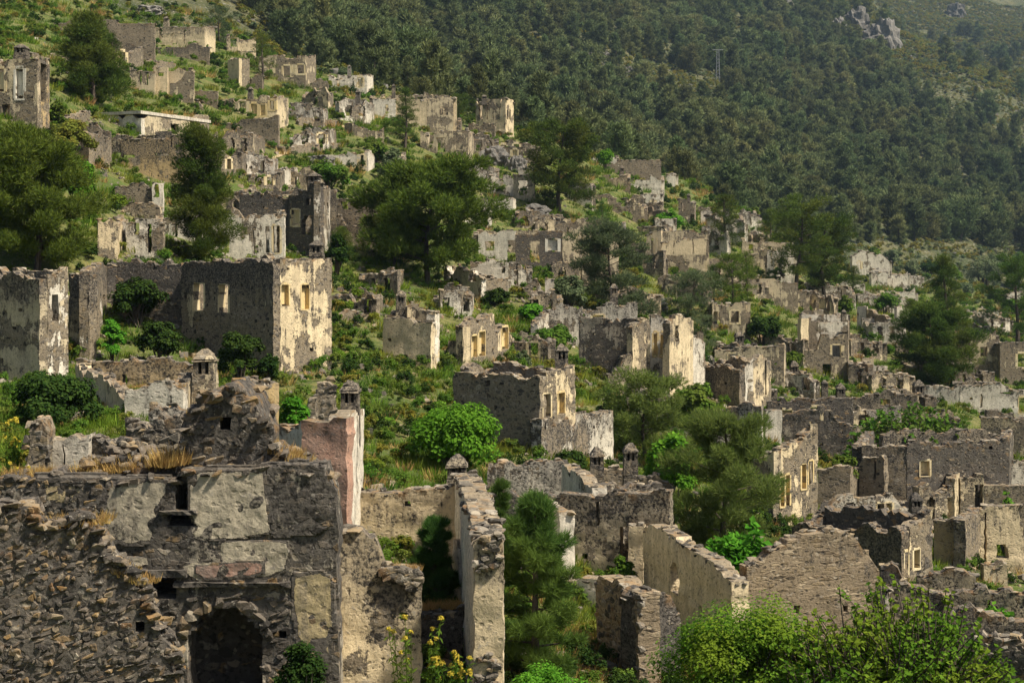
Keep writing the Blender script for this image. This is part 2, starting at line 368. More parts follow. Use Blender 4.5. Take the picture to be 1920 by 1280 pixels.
# ---------------------------------------------------------------- ruined houses
RUBBLE = []
def pt(x, d): return Vector((PX(x, d), d))
class House:
    group = 'roofless stone houses of the abandoned village'
    def __init__(s, label, cat='house', name='ruined_house', group='', mat='stone', pl=.35, soot=.5, win='s_cream'):
        s.label, s.cat, s.name, s.mat, s.pl, s.soot, s.win = label, cat, name, mat, pl, soot, win
        s.root = None; s.stones = []; s.dmin = 999; s.smat = 'stones'
        s.grp = s.group if group == '' else group
    def base(s, X, Y):
        if s.root is None:
            px = CX + F * X / Y
            s.root = empty(s.name, (X, Y, tz(px, Y))); tag(s.root, s.label, s.cat, s.grp, 'thing' if s.name.endswith('wall') else None)
        return s.root
    def part(s, name, me, mat, parent=None):
        o = obj(name, me, M[mat] if isinstance(mat, str) else mat, parent or s.root)
        return o
    def wall(s, x0, d0, x1, d1, tops, opens=(), th=.5, rag=.16, res=None, mat=None, pl=None, soot=None, face=0, skip=(), win=None, cope=True, bot=None, inw=None, step=0):
        mat = mat or s.mat; win = win or s.win
        P0, P1 = pt(x0, d0), pt(x1, d1)
        dv = P1 - P0; L = dv.length; u = dv / L
        n = Vector((-u.y, u.x))
        if n.dot((P0 + P1) * .5) < 0: n = -n
        if inw is not None and n.dot(inw - P0) < 0: n = -n
        dm = (d0 + d1) / 2; s.dmin = min(s.dmin, d0, d1)
        res = res or min(max(dm * .0040, .15), .9)
        root = s.base(P0.x, P0.y); RL = root.location
        def t_of(px):
            k = (px - CX) / F; den = dv.x - k * dv.y
            return min(max((k * P0.y - P0.x) / den if abs(den) > 1e-6 else .5, -.2), 1.2)
        def Y(t): return P0.y + dv.y * t
        if not isinstance(tops, (list, tuple)): tops = [tops]
        if not isinstance(tops[0], (list, tuple)):
            tops = [(x0 + (x1 - x0) * i / max(1, len(tops) - 1), y) for i, y in enumerate(tops)] if len(tops) > 1 else [(x0, tops[0]), (x1, tops[0])]
        tp = []
        for i, (px, py) in enumerate(tops):
            t = t_of(px)
            if len(tops) == 2 and tops[0][1] == tops[1][1] and abs(tops[0][0]-x0) < .1: pass
            tp.append((t, ZZ(py, Y(t))))
        tp.sort(); tt = [a for a, _ in tp]; zz = [b for _, b in tp]
        topf = lambda t: float(np.interp(t, tt, zz))
        base = min(tz(CX + F*(P0.x+dv.x*k)/(P0.y+dv.y*k), P0.y+dv.y*k) for k in (0,.25,.5,.75,1)) - .7
        if bot is not None: base = max(base, ZZ(bot, dm))
        ops = []
        for a, b, c, e, kind in opens:
            if kind in ('n', 'nw') and rs.random() < .5: kind = 'w' + kind[1:]
            t0, t1 = sorted((t_of(a), t_of(c))); tm = (t0 + t1)/2
            z0, z1 = ZZ(max(b, e), Y(tm)), ZZ(min(b, e), Y(tm))
            ops.append((t0*L, t1*L, z0, z1, kind))
        hgt = float(np.mean(zz)) - base
        if L > 2.5 and hgt > 2.2 and cope and dm < 260:
            for _ in range(int(L*hgt*.07) + 1):
                a = rs.uniform(.4, L - .6); c = base + rs.uniform(1.2, hgt - .5); q = rs.uniform(.13, .24)
                if a + q < L and all(a + q < o[0] - .25 or a > o[1] + .25 or c + q < o[2] - .25 or c > o[3] + .25 for o in ops): ops.append((a, a + q, c, c + q*rs.uniform(.8,1.3), 'd'))
        if 88 < dm < 265 and L > 3.2 and hgt > 2.4 and inw is None and abs(u.x) > .6 and cope and s.name == 'ruined_house':
            x_ = rs.uniform(.7, 1.2)
            while x_ < L - 1.3:
                ww_, wh_ = rs.uniform(.65, .9), rs.uniform(1.2, 1.6); zt_ = topf((x_ + ww_/2)/L) - rs.uniform(.55, .9)
                if rs.random() < .75 and zt_ - wh_ > base + .9 and all(x_ + ww_ < o[0] - .35 or x_ > o[1] + .35 or zt_ < o[2] - .3 or zt_ - wh_ > o[3] + .3 for o in ops):
                    ops.append((x_, x_ + ww_, zt_ - wh_, zt_, rs.choice(['w', 'w', 'h', 'r', 'n'])))
                x_ += rs.uniform(1.7, 2.8)
        if 32 < dm < 150 and hgt > 1.2 and inw is None:
            for _ in range(int(L*4)):
                q = P0 + u*rs.uniform(0, L) - n*(.1 + abs(rs.gauss(0, .8))); pxq = CX + F*q.x/q.y
                if -40 < pxq < 1960 and q.y > 20: RUBBLE.append((q.x, q.y, tz(pxq, q.y) + .02, rs.uniform(0, 6.28), rs.choice((rs.uniform(.08,.18), rs.uniform(.14,.38))), rs.randrange(3)))
        def lines(lo, hi, edges):
            xs = list(np.arange(lo, hi - res*.5, res)) + [hi]
            E = sorted(set(round(e, 4) for e in edges if lo < e < hi))
            xs = [x for x in xs if all(abs(x - e) > res*.35 for e in E) or x in (lo, hi)]
            return np.array(sorted(set(xs + E)))
        fine = [o for o in ops if o[4] in ('a', 'o', 'r')]
        ue = [o[0] for o in ops] + [o[1] for o in ops]; ze = [o[2] for o in ops] + [o[3] for o in ops]
        for o in fine:
            k = 10
            ue += [o[0] + (o[1]-o[0])*i/k for i in range(k)]; ze += [o[2] + (o[3]-o[2])*i/k for i in range(k)]
        us = lines(0.0, L, ue)
        seed = rs.uniform(0, 100)
        T = np.array([topf(x/L) + rag * 1.6 * nz(x*1.1, seed) + rag * .9 * nz(x*3.7, seed, 5) for x in us])
        if L > 3 and cope and rag > .1:
            for _ in range(int(L/4) + 1):
                c0_ = rs.uniform(0, L); w_ = rs.uniform(.3, 1.1); dp = rs.uniform(.08, .40) * min(1, rag*5) * (.5 if dm < 78 else 1)
                T = T - dp*(np.abs(us - c0_) < w_)*(1 - .5*(np.abs(us - c0_)/w_))
        qs = max(.14, res*.7); T = np.floor(T/qs)*qs + np.array([.05*nz(x*2.3, seed, 8) for x in us])
        if step: T = np.array([math.floor(t/step)*step for t in T])
        T = np.maximum(T, base + .3)
        zs = lines(base, float(T.max()) + .01, ze)
        nu, nzl = len(us), len(zs)
        jt = [int(np.searchsorted(zs, T[i] - 1e-4)) for i in range(nu)]
        V = []; idx = {}; TOPA = []
        dnf = lambda x, z: .05*nz((P0.x+u.x*x)*1.6 + (P0.y+u.y*x), z*1.6, seed) + .035*nz((P0.x+u.x*x + P0.y+u.y*x)*4.5, z*4.5, seed + 9)
        def vert(side, i, j):
            j = min(j, jt[i]); key = (side, i, j)
            if key not in idx:
                z = min(zs[j], T[i]); x = us[i]
                wx, wy = P0.x + u.x*x, P0.y + u.y*x
                dn = .05 * nz(wx*1.6 + wy, z*1.6, seed) + .035 * nz((wx+wy)*4.5, z*4.5, seed + 9)
                onend = i in (0, nu-1)
                lat = (.06 * nz(z*1.7, seed + side) + .05*nz(z*5, seed)) if onend else (.09*res/.3*nz(x*5.3, z*5.3, seed) if ops and dm < 300 else 0)
                off = (dn if side == 0 else th + dn)
                V.append((wx + n.x*off + u.x*lat - RL.x, wy + n.y*off + u.y*lat - RL.y, z - RL.z)); TOPA.append(T[i] - z)
                idx[key] = len(V) - 1
            return idx[key]
        edges = {}; tri = []; quad = []
        def addf(vs):
            q = []
            for v in vs:
                if v not in q: q.append(v)
            if len(q) == 3: tri.append(q)
            elif len(q) == 4: quad.append(q)
        for i in range(nu - 1):
            uc = (us[i] + us[i+1]) / 2
            for j in range(nzl - 1):
                if j >= jt[i] and j >= jt[i+1]: break
                zc = (zs[j] + zs[j+1]) / 2
                hole = False
                for a, b, c, e, kind in ops:
                    if kind != 'blind' and a < uc < b and c < zc < e:
                        if kind == 'a':
                            rr = (b - a) / 2; ch = e - min(rr, (e-c)*.5); k = (e - ch)
                            if zc > ch and ((uc - (a+b)/2)/rr)**2 + ((zc - ch)/k)**2 > 1 + .25*nz(uc*6, zc*6, seed): continue
                        if kind == 'o' and ((uc-(a+b)/2)/((b-a)/2))**2 + ((zc-(c+e)/2)/((e-c)/2))**2 > 1: continue
                        if kind == 'r' and nz(uc*4, zc*4, seed) > .42: continue
                        hole = True; break
                if hole: continue
                k = [(i, j), (i+1, j), (i+1, j+1), (i, j+1)]
                fv = [vert(0, *p) for p in k]; bv = [vert(1, *p) for p in k]
                addf(fv); addf(bv[::-1])
                ring = [(min(p[1], jt[p[0]]), p[0]) for p in k]
                ring = [(b, a) for a, b in ring]
                for a, b in zip(ring, ring[1:] + ring[:1]):
                    if a != b:
                        if (b, a) in edges: del edges[(b, a)]
                        else: edges[(a, b)] = 1
        for (a, b) in edges:
            addf([vert(0, *b), vert(0, *a), vert(1, *a), vert(1, *b)])
        if not quad and not tri:
            print('EMPTY WALL', s.label, x0, x1); return None
        me = mesh_np('wall', V, [quad, tri], True); me.set_sharp_from_angle(angle=.62)
        at = me.attributes.new('top', 'FLOAT', 'POINT'); at.data.foreach_set('value', np.array(TOPA, np.float32))
        o = s.part('wall', me, mat)
        o['plaster'] = float(s.pl if pl is None else pl); o['soot'] = float(s.soot if soot is None else soot)
        # ---- plaster surrounds of the openings
        def P(uu, off, z): return (P0.x + u.x*uu + n.x*off - RL.x, P0.y + u.y*uu + n.y*off - RL.y, z - RL.z)
        for a, b, c, e, kind in ops:
            if kind not in ('w', 'n', 'wo', 'no', 'nw', 'ng', 'wg'): continue
            bx = []; r = rs.uniform
            j0, j1 = max(.07, res*(.22 if dm < 90 else .42))*r(.6,1.4), max(.07, res*(.22 if dm < 90 else .42))*r(.6,1.4)
            bx.append((a - j0*r(.5,1.3), a + .02, c, e - r(0,.08)*(e-c), -.012, th - .03))
            bx.append((b - .02, b + j1*r(.5,1.3), c, e - r(0,.05)*(e-c), -.014, th - .032))
            bx.append((a + .02, b - .02, e - .05, e + j0*r(.3,.9), -.010, th - .035))
            if r(0,1) < .45: bx.append((a - j0*.5, b + j0*.5, c - j0*.7, c - .004, -.016, th - .05))
            if kind[0] == 'n': bx.append((a + .021, b - .021, c + .002 + (e-c)*r(0,.12), e - .051 - (e-c)*r(.02,.16), th*.5, th*.85))
            VV = []; FF = []
            for (ua, ub, za, zb, na, nb) in bx:
                o0 = len(VV)
                VV += [P(ua,na,za), P(ub,na,za), P(ub,nb,za), P(ua,nb,za), P(ua + r(-.02,.02),na,zb), P(ub,na,zb + r(-.03,.03)), P(ub,nb,zb), P(ua,nb,zb)]
                FF += [[o0+q for q in f] for f in ((0,3,2,1),(4,5,6,7),(0,1,5,4),(1,2,6,5),(2,3,7,6),(3,0,4,7))]
            wm = {'': win, 'o': 's_ochre', 'w': 's_white', 'g': 's_grey'}[kind[1:]]
            wo = s.part('window_surround', mesh_np('window_surround', VV, [FF]), wm, o)
        # ---- stones on the wall top and on the face
        if cope:
            sz = .26 if dm < 65 else max(.28, dm*.0032)
            x = 0.0; ang = math.atan2(u.y, u.x)
            rows = (0.12, th - .12) if dm < 130 else (th*.5,)
            while x < L:
                stp = sz * rs.uniform(.5, 1.45)
                for off in rows:
                    if rs.random() < .28: continue
                    xx = x + rs.uniform(-.05, .05)
                    z = float(np.interp(xx, us, T)) + rs.uniform(-.11, .04)
                    sx, sy, sh = stp*rs.uniform(.8,1.2), max(th*.55, sz*.9)*rs.uniform(.75,1.15), sz*rs.uniform(.28,.62)
                    if len(rows) == 1: sy = th*1.05
                    m = Matrix.Translation(Vector(P(min(max(xx, .1), L-.05), off, z))) @ Matrix.Rotation(ang + rs.uniform(-.3,.3), 4, 'Z') @ Matrix.Rotation(rs.uniform(-.2,.2), 4, 'X') @ Matrix.Diagonal((sx, sy, sh, 1))
                    s.stones.append((sx*max(sh,.1)/dm, dm, m, px_vis(P0, u, xx)))
                x += stp
        if face:
            cand = []
            ang = math.atan2(u.y, u.x); z = max(base, ZZ(1300, dm)); k = face
            ztop = float(T.max())
            while z < ztop:
                ch = k * rs.uniform(.6, 1.25); x = rs.uniform(0, k)
                while x < L:
                    sw = k * rs.uniform(.7, 2.0)
                    tm = float(np.interp(x, us, T)); pxv = CX + F*(P0.x+u.x*x)/(P0.y+u.y*x); pyv = HY - F*(z+ch/2)/(P0.y+u.y*x)
                    okk = z + ch*.6 < tm and not any(a - .08 < x < b + .08 and c - .1 < z + ch/2 < e + .1 for a, b, c, e, _ in ops)
                    okk = okk and not any(q[0] < pxv < q[2] and q[1] < pyv < q[3] for q in skip) and -30 < pxv < 1950
                    if okk and rs.random() < .93:
                        h2 = ch * rs.uniform(.75, 1.0)
                        m = Matrix.Translation(Vector(P(x + rs.uniform(-.03,.03), rs.uniform(.065, .105) + dnf(x, z + ch/2), z + ch/2 + rs.uniform(-.03,.03)))) @ Matrix.Rotation(ang + rs.uniform(-.1,.1), 4, 'Z') @ Matrix.Rotation(rs.uniform(-.13,.13), 4, 'Y') @ Matrix.Diagonal((sw*1.06, rs.uniform(.20,.26), h2*1.15, 1))
                        s.stones.append((sw*h2/dm, dm, m, True))
                    x += sw
                z += ch
        s.last = o
        return o
    def box(s, yb, xl, xc, xr, tops, yaw=12, opA=(), opB=(), w1=None, w2=None, d=None, backs=True, pA=None, pB=None, **kw):
        """four walls: A from the left edge to the near corner, B from the corner to the right edge; tops = (left, corner, right) rows or lists"""
        d = d or D(xc, yb); a = math.radians(yaw); c = pt(xc, d)
        kl, kr = (xl - CX)/F, (xr - CX)/F
        if w1 is None: w1 = (c.x - kl*d) / (math.cos(a) + kl*math.sin(a))
        Lp = c + Vector((-math.cos(a), math.sin(a))) * w1
        if w2 is None:
            den = (math.sin(a) - kr*math.cos(a)); w2 = (kr*d - c.x) / den if abs(den) > 1e-6 else 5
            if w2 < 0 or w2 > 14: w2 = 6
        Rp = c + Vector((math.sin(a), math.cos(a))) * w2
        px = lambda p: CX + F*p.x/p.y
        tl, tc, tr = tops
        tA = tl if isinstance(tl, list) else [(px(Lp), tl), (xc, tc)]
        tB = tr if isinstance(tr, list) else [(xc, tc), (px(Rp), tr)]
        kA = dict(kw); kA.update(pA or {}); kB = dict(kw); kB.update(pB or {})
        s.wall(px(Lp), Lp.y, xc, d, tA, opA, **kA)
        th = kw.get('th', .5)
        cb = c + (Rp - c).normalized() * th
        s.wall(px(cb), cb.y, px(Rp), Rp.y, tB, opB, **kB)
        if backs:
            yl = tA[0][1]; yr = tB[-1][1]; Bk = Lp + (Rp - c)
            zl, zr = ZZ(yl, Lp.y), ZZ(yr, Rp.y); zb = (zl + zr)/2
            row = lambda z, dd: HY - F*z/dd
            lb = Lp + (Bk - Lp).normalized()*(th+.01); rb = Rp + (Bk - Rp).normalized()*.01
            kk = {k: v for k, v in kw.items() if k in ('th', 'res', 'mat', 'pl', 'soot', 'rag')}
            kk['rag'] = .28
            s.wall(px(lb), lb.y, px(Bk), Bk.y, [(px(lb), row(zl, lb.y)), (px(Bk), row(zb, Bk.y))], inw=(c + Bk)*.5, **kk)
            ia = (Bk - Rp).normalized()
            e2 = Bk - ia*(th + .01)
            s.wall(px(rb), rb.y, px(e2), e2.y, [(px(rb), row(zr, rb.y)), (px(e2), row(zb, e2.y))], inw=(c + Bk)*.5, **kk)
        s.geo = (c, Lp, Rp, d)
        return s
    def chim(s, px, yt, yb, wpx, d=None, mat=None, kind=0, soot=.9):
        """chimney: shaft, little house-like cap with smoke holes, pointed stone lid"""
        d = d or s.geo[3] + 1.0
        root = s.base(PX(px, d), d); RL = root.location
        w = wpx/F*d; x = PX(px, d); zt, zb = ZZ(yt, d), ZZ(yb, d); h = zt - zb
        hc = min(h*.62, w*1.15); zl = zt - hc*.52; zs_ = zt - hc
        r = rs.uniform
        def boxes(L, jit=.02):
            VV = []; FF = []
            for (xa, xb, ya, yb_, za, zb_, tp) in L:
                o0 = len(VV)
                for z, k in ((za, 1), (zb_, tp)):
                    mx, my = (xa+xb)/2, (ya+yb_)/2
                    for X_, Y_ in ((xa,ya),(xb,ya),(xb,yb_),(xa,yb_)):
                        VV.append((mx+(X_-mx)*k + r(-jit,jit)*w, my+(Y_-my)*k + r(-jit,jit)*w, z + r(-jit,jit)*w))
                FF += [[o0+q for q in f] for f in ((0,3,2,1),(4,5,6,7),(0,1,5,4),(1,2,6,5),(2,3,7,6),(3,0,4,7))]
            V2 = np.array(VV) + np.array([x - RL.x, d - RL.y, -RL.z]); return V2, FF
        hw = w/2; me_m = mat or s.mat
        zm = zb + (zs_-zb)*.5
        V, F1 = boxes([(-hw, hw, -hw, hw, zb - .6, zm, .97), (-hw*.97, hw*.97, -hw*.97, hw*.97, zm, zs_, .96)])
        def fin(nm, V, F1, par):
            me = mesh_np(nm, V, [F1]); at = me.attributes.new('top', 'FLOAT', 'POINT'); at.data.foreach_set('value', np.full(len(V), 1.0, np.float32))
            o = s.part(nm, me, me_m, par); o['plaster'] = s.pl*.8; o['soot'] = soot; return o
        sh = fin('chimney', V, F1, root)
        e = hw*.9; q = w*.22
        V, F1 = boxes([(-e, -e+q, -e, e, zs_, zl, 1), (e-q, e, -e, e, zs_, zl, 1), (-q*.35, q*.35, -e+.02*w, -e+.2*w, zs_, zl, 1), (-e+q, e-q, e-q, e, zs_, zl, 1)], .012)
        fin('chimney_vent', V, F1, sh)
        V, F1 = boxes([(-hw*1.02, hw*1.02, -hw*1.02, hw*1.02, zl, zl + hc*.07, 1), (-hw*.99, hw*.99, -hw*.99, hw*.99, zl + hc*.07, zl+hc*.30, .68), (-hw*.67, hw*.67, -hw*.67, hw*.67, zl+hc*.30, zt, r(.2,.45))], r(.03,.075))
        fin('chimney_cap', V, F1, sh)
    def finish(s, limit=None):
        if not s.stones: return
        lim = 280 if s.dmin < 56 else (90 if s.dmin < 66 else 0)
        if limit is not None: lim = limit
        s.stones.sort(key=lambda q: -q[0])
        vis = [q for q in s.stones if q[3]]; rest = [q for q in s.stones if not q[3]]
        for i, q in enumerate(vis[:lim]):
            o = bpy.data.objects.new('stone', STONES[s.smat][i % 10]); o.matrix_local = q[2]; link(o, s.root)
        rest += vis[lim:]
        if rest: joined_stones('loose_stones', [q[2] for q in rest], M[s.smat], s.root)
def px_vis(P0, u, x):
    p = P0 + u*x; return -20 < CX + F*p.x/p.y < 1940

# ---------------------------------------------------------------- plants
def tube(pts, rad, k=5):
    pts = [Vector(p) for p in pts]; V = []; Q = []
    for i, p in enumerate(pts):
        d = (pts[min(i+1, len(pts)-1)] - pts[max(i-1, 0)]).normalized()
        a = d.cross(Vector((.3, .9, .2))).normalized(); b = d.cross(a)
        for j in range(k):
            t = 2*math.pi*j/k; V.append(p + (a*math.cos(t) + b*math.sin(t)) * rad[i])
    for i in range(len(pts)-1):
        for j in range(k): Q.append((i*k+j, i*k+(j+1) % k, (i+1)*k+(j+1) % k, (i+1)*k+j))
    return [tuple(v) for v in V], Q
def join_tubes(L):
    V = []; Q = []
    for v, q in L:
        o = len(V); V += v; Q += [tuple(i+o for i in f) for f in q]
    return V, Q
def unit(a): return a / np.maximum(np.linalg.norm(a, axis=1, keepdims=True), 1e-9)
def blades(P, Dr, Ln, Wd, rng, Nf=None):
    sd = unit(np.cross(Dr, rng.normal(size=P.shape) if Nf is None else Nf)) * Wd[:, None]
    V = np.stack([P - sd, P + sd, P + Dr * Ln[:, None]], 1).reshape(-1, 3)
    return V, np.arange(len(V)).reshape(-1, 3)
def leaves(P, N, size, rng, asp=.6):
    u = unit(np.cross(N, rng.normal(size=P.shape))); v = unit(np.cross(N, u)); s_ = size[:, None]
    V = np.stack([P, P + u*s_*.5 + v*s_*asp*.5 + N*s_*.08, P + u*s_, P + u*s_*.5 - v*s_*asp*.5 + N*s_*.08], 1).reshape(-1, 3)
    return V, np.arange(len(V)).reshape(-1, 4)
def pine(h, w, seed, nt, tl, crown0=.15, shape='cone', k=3, wd=.10, nl=30, lean=0.0, flat=.65, limbs=True, rk=1.0, upb=.75, fr_=(.42,.72,1.0)):
    """returns trunk mesh, crown mesh data"""
    rng = np.random.default_rng(seed); r = random.Random(seed)
    tops = {'cone': lambda t: (1-t)**.8*.95 + .06, 'round': lambda t: math.sqrt(max(0.04, 1-(1.75*t-.75)**2)), 'broad': lambda t: max(.12, math.sqrt(max(0, 1-(1.5*t-.62)**2)))*(1.0), 'column': lambda t: (1-t**2.2)**.7*.9+.08}[shape]
    bend = lambda z: Vector((lean*z/h*w*.3 + .04*w*math.sin(z/h*5+seed), .04*w*math.sin(z/h*4+seed*2), z))
    tub = [tube([bend(h*t) for t in (0,.2,.4,.6,.8,.96)], [h*.026*(1-.85*t) + .01 for t in (0,.2,.4,.6,.8,.96)], 6)]
    C = []; R = []; DIR = []
    for i in range(nl):
        tt = ((i+.5)/nl)**.92; z = h*(crown0 + (1-crown0)*tt*.97)
        L = w*.5*tops(tt)*r.uniform(.68, 1.15); az = i*2.39996 + r.uniform(-.5,.5)
        up = r.uniform(-.05,.30) + .35*tt
        d = Vector((math.cos(az), math.sin(az), up)); b0 = bend(z)
        if limbs: tub.append(tube([b0, b0 + d*L*.5 + Vector((0,0,-.02*L)), b0 + d*L*.93], [h*.008*(1-.6*tt), h*.005*(1-.6*tt), h*.002], 4))
        for f in (fr_ if L > .22*w else (.6,1.0)):
            c = b0 + d*L*f + Vector((r.uniform(-1,1), r.uniform(-1,1), r.uniform(-.5,.8)))*w*.045
            C.append(c); R.append(rk*w*.105*r.uniform(.7,1.35)*(.75+.35*f)); DIR.append(d)
    C.append(bend(h*.97)); R.append(rk*w*.09); DIR.append(Vector((0,0,1)))
    C = np.array(C); R = np.array(R); DIR = np.array(DIR)
    p = R**1.7; p /= p.sum()
    ix = rng.choice(len(C), nt, p=p)
    dr = unit(rng.normal(size=(nt,3))); rad = rng.random(nt)**.45
    P = C[ix] + dr * (R[ix]*rad)[:, None] * np.array([1,1,flat])
    axis = unit(dr*.75 + DIR[ix]*.55 + np.array([0,0,upb]) + rng.normal(size=(nt,3))*.25)
    out_ = P.copy(); out_[:, 2] = (out_[:, 2] - h*(crown0 + 1)*.5)*.8*w/h; out_ = unit(out_)
    Nf = np.repeat(unit(dr*.55 + out_*.75 + np.array([0,0,.30])), k, 0)
    P = np.repeat(P, k, 0); axis = np.repeat(axis, k, 0)
    axis = unit(axis + rng.normal(size=axis.shape)*.42)
    Ln = tl*rng.uniform(.65,1.25,len(P)); Wd = Ln*wd
    V, Fc = blades(P, axis, Ln, Wd, rng, Nf + rng.normal(size=Nf.shape)*.28)
    return join_tubes(tub), (V, Fc)
def bush(h, w, seed, nleaf, ls, shape='dome', nclump=40, inner=.25, stem0=.0, asp=.6, flatN=.5, depth=None):
    rng = np.random.default_rng(seed); r = random.Random(seed)
    tub = []; C = []; R = []
    dy = depth or w
    for i in range(nclump):
        v = rng.normal(size=3); v /= np.linalg.norm(v)
        if v[2] < -.3: v[2] *= -1
        q = rng.random()**.4*.88
        ctr_z = h*(stem0 + (1-stem0)*.45)
        kk = 1 + .22*math.sin(3*math.atan2(v[1], v[0]) + seed) * (1 - abs(v[2]))
        c = np.array([v[0]*w*.5*q*kk*.88, v[1]*dy*.5*q*kk*.88, ctr_z + v[2]*(h*(1-stem0)*.5)*q*1.02])
        C.append(c); R.append(.5*w*r.uniform(.13,.31))
        if i % 2 == 0:
            b = Vector((r.uniform(-.05,.05)*w, r.uniform(-.05,.05)*w, -.1)); e = Vector(c); m = b.lerp(e, .5) + Vector((r.uniform(-.05,.05)*w, r.uniform(-.05,.05)*w, .06*h))
            tub.append(tube([b, m, e], [h*.014, h*.008, h*.003], 4))
    C = np.array(C); R = np.array(R)
    p = R**2; p /= p.sum(); ix = rng.choice(len(C), nleaf, p=p)
    dr = unit(rng.normal(size=(nleaf,3))); rad = rng.random(nleaf)**.33
    P = C[ix] + dr*(R[ix]*rad)[:, None]*np.array([1,1,.8])
    P[:, 2] = np.maximum(P[:, 2], .0)
    out_ = P.copy(); out_[:, 2] -= h*.4; out_ = unit(out_)
    N = unit(dr*.6 + out_*.5 + np.array([0,0,flatN]) + rng.normal(size=dr.shape)*.38)
    V, Fc = leaves(P, N, ls*rng.uniform(.6,1.3,nleaf), rng, asp)
    return join_tubes(tub), (V, Fc)
def fig(h, w, seed, ntwig, ls, per=7):
    """open crown: many bare ascending stems with leaf rosettes at the twig ends"""
    rng = np.random.default_rng(seed); r = random.Random(seed); tub = []; P = []; N = []
    mains = []
    for i in range(16):
        az = 2*math.pi*i/16 + r.uniform(-.2,.2); el = r.uniform(.35,1.35); rr = r.uniform(.6,.8)
        e = Vector((math.cos(az)*math.cos(el)*w*.5*rr, math.sin(az)*math.cos(el)*w*.5*rr, math.sin(el)*h*.75*rr + h*.05))
        m = e*.5 + Vector((0,0,-h*.03)); tub.append(tube([(0,0,-.2), m, e], [h*.02, h*.013, h*.008], 5)); mains.append((m, e))
    for i in range(ntwig):
        m, e = mains[i % 16]; b = m.lerp(e, r.random())
        az = r.uniform(0, 2*math.pi); q = math.sqrt(r.random())*.5*w; el = r.random()**.6
        tipz = h*(.30 + .70*math.sqrt(max(0, 1-(q/(.5*w))**2))*el)
        tip = Vector((math.cos(az)*q, math.sin(az)*q, tipz))
        if (tip - b).length > .42*w: tip = b + (tip-b)*.55
        mid = b.lerp(tip, .5) + Vector((r.uniform(-.04,.04)*w, r.uniform(-.04,.04)*w, -.02*h))
        tub.append(tube([b, mid, tip], [h*.0055, h*.004, h*.0022], 3))
        for k in range(per):
            f = 1 - (k*.07*r.random()); c = mid.lerp(tip, f); P.append(c); a = r.uniform(0, 6.28)
            N.append((math.cos(a)*.55, math.sin(a)*.55, r.uniform(.4,1)))
    P = np.array([tuple(p) for p in P]); N = unit(np.array(N) + rng.normal(size=(len(P),3))*.25)
    V, Fc = leaves(P, N, ls*rng.uniform(.55,1.25,len(P)), rng, .75)
    return join_tubes(tub), (V, Fc)
def plant(name, label, cat, loc, gen, leafmat, group=None, rot=None, trunk=True, tname='trunk', cname='crown', scale=1.0):
    (tv, tq), (cv, cf) = gen
    if trunk and len(tv):
        root = empty(name, loc); tag(root, label, cat, group)
        obj(tname, mesh_np(tname, tv, [tq], True), M['bark'], root)
        obj(cname, mesh_np(cname, cv, [cf]), M[leafmat], root)
    else:
        root = obj(name, mesh_np(name, cv, [cf]), M[leafmat]); root.location = loc; tag(root, label, cat, group)
    root.rotation_euler.z = rs.uniform(0, 6.28) if rot is None else rot
    root.scale = (scale,)*3
    return root
def copy_tree(o, parent=None):
    c = o.copy(); COL.objects.link(c); c.parent = parent
    for ch in list(o.children): copy_tree(ch, c)
    return c
# ---------------------------------------------------------------- the village, far to near
def H(label, **k): return House(label, **k)
def simple(label, yb, xl, xc, xr, tops, yaw=10, A=(), B=(), ch=(), **k):
    hk = {q: k.pop(q) for q in ('mat', 'pl', 'soot', 'win', 'cat', 'name', 'group') if q in k}
    h = H(label, **hk); h.box(yb, xl, xc, xr, tops, yaw, A, B, **k)
    for c in ch: h.chim(*c)
    h.finish(); return h

# upper left terraces
simple('tall two-storey grey stone house cut off by the upper left edge, with long slit windows', 254, -70, 70, 93, (108,108,112), 8,
       [(-10,128,8,172,'n'),(29,128,44,185,'nw'),(3,196,17,252,'h')], [(74,120,88,192,'h')], [(41,84,110,24)], mat='stone', pl=.45, soot=.35, pB=dict(mat='ochre', soot=.8))
simple('cream plastered ruin beside the big dark pine at the upper left', 100, 200, 248, 254, (54,54,58), 5, [(237,70,246,97,'n'),(222,72,230,98,'n')], mat='cream', pl=.8, soot=.3)
h = H('low grey stone wall behind the big dark pine at the upper left', cat='wall', name='ruined_wall', pl=.3); d = D(150,80)
h.wall(113, d, 165, d, [52,50,53]); h.wall(160, d+.1, 205, d+1, [66,60,62]); h.finish()
simple('roofless ruin high on the slope with faded cream wall panels and a stub chimney', 102, 272, 384, 392, ([(272,52),(290,46),(310,47),(330,45),(360,48),(384,46)],46,50), 4,
       [(298,52,304,82,'r'),(322,62,331,84,'d'),(345,50,348,82,'d')], (), [(312,31,48,10)], mat='cream', pl=.72, soot=.7, w2=6)
h = H('rubble terrace under the ruin with faded cream wall panels', cat='wall', name='ruined_wall', pl=.15, soot=.7); d = D(330,104)-1.6
h.wall(272, d, 392, d, [(272,88),(300,84),(330,92),(360,80),(392,88)], rag=.3); h.finish()
h = H('pale small ruin with an open room, uphill of the twin windowed house', mat='cream', pl=.6, soot=.55); d = D(452,104)
h.wall(425, d, 447, d, [68,70], [(431,72,444,88,'h')]); h.wall(447, d+2.5, 480, d+3, [74,70,66], rag=.3); h.wall(425, d+.5, 425, d+5, [68,68]); h.wall(433, d-1, 472, d-1, [92,94]); h.finish()
simple('narrow sunlit tower house with a cream front beside the small dark pine', 165, 427, 448, 468, (108,107,107), 45, [(440,148,446,163,'h')], (), mat='stone', pl=.3, soot=.4, pA=dict(mat='cream', pl=.85, soot=.2))
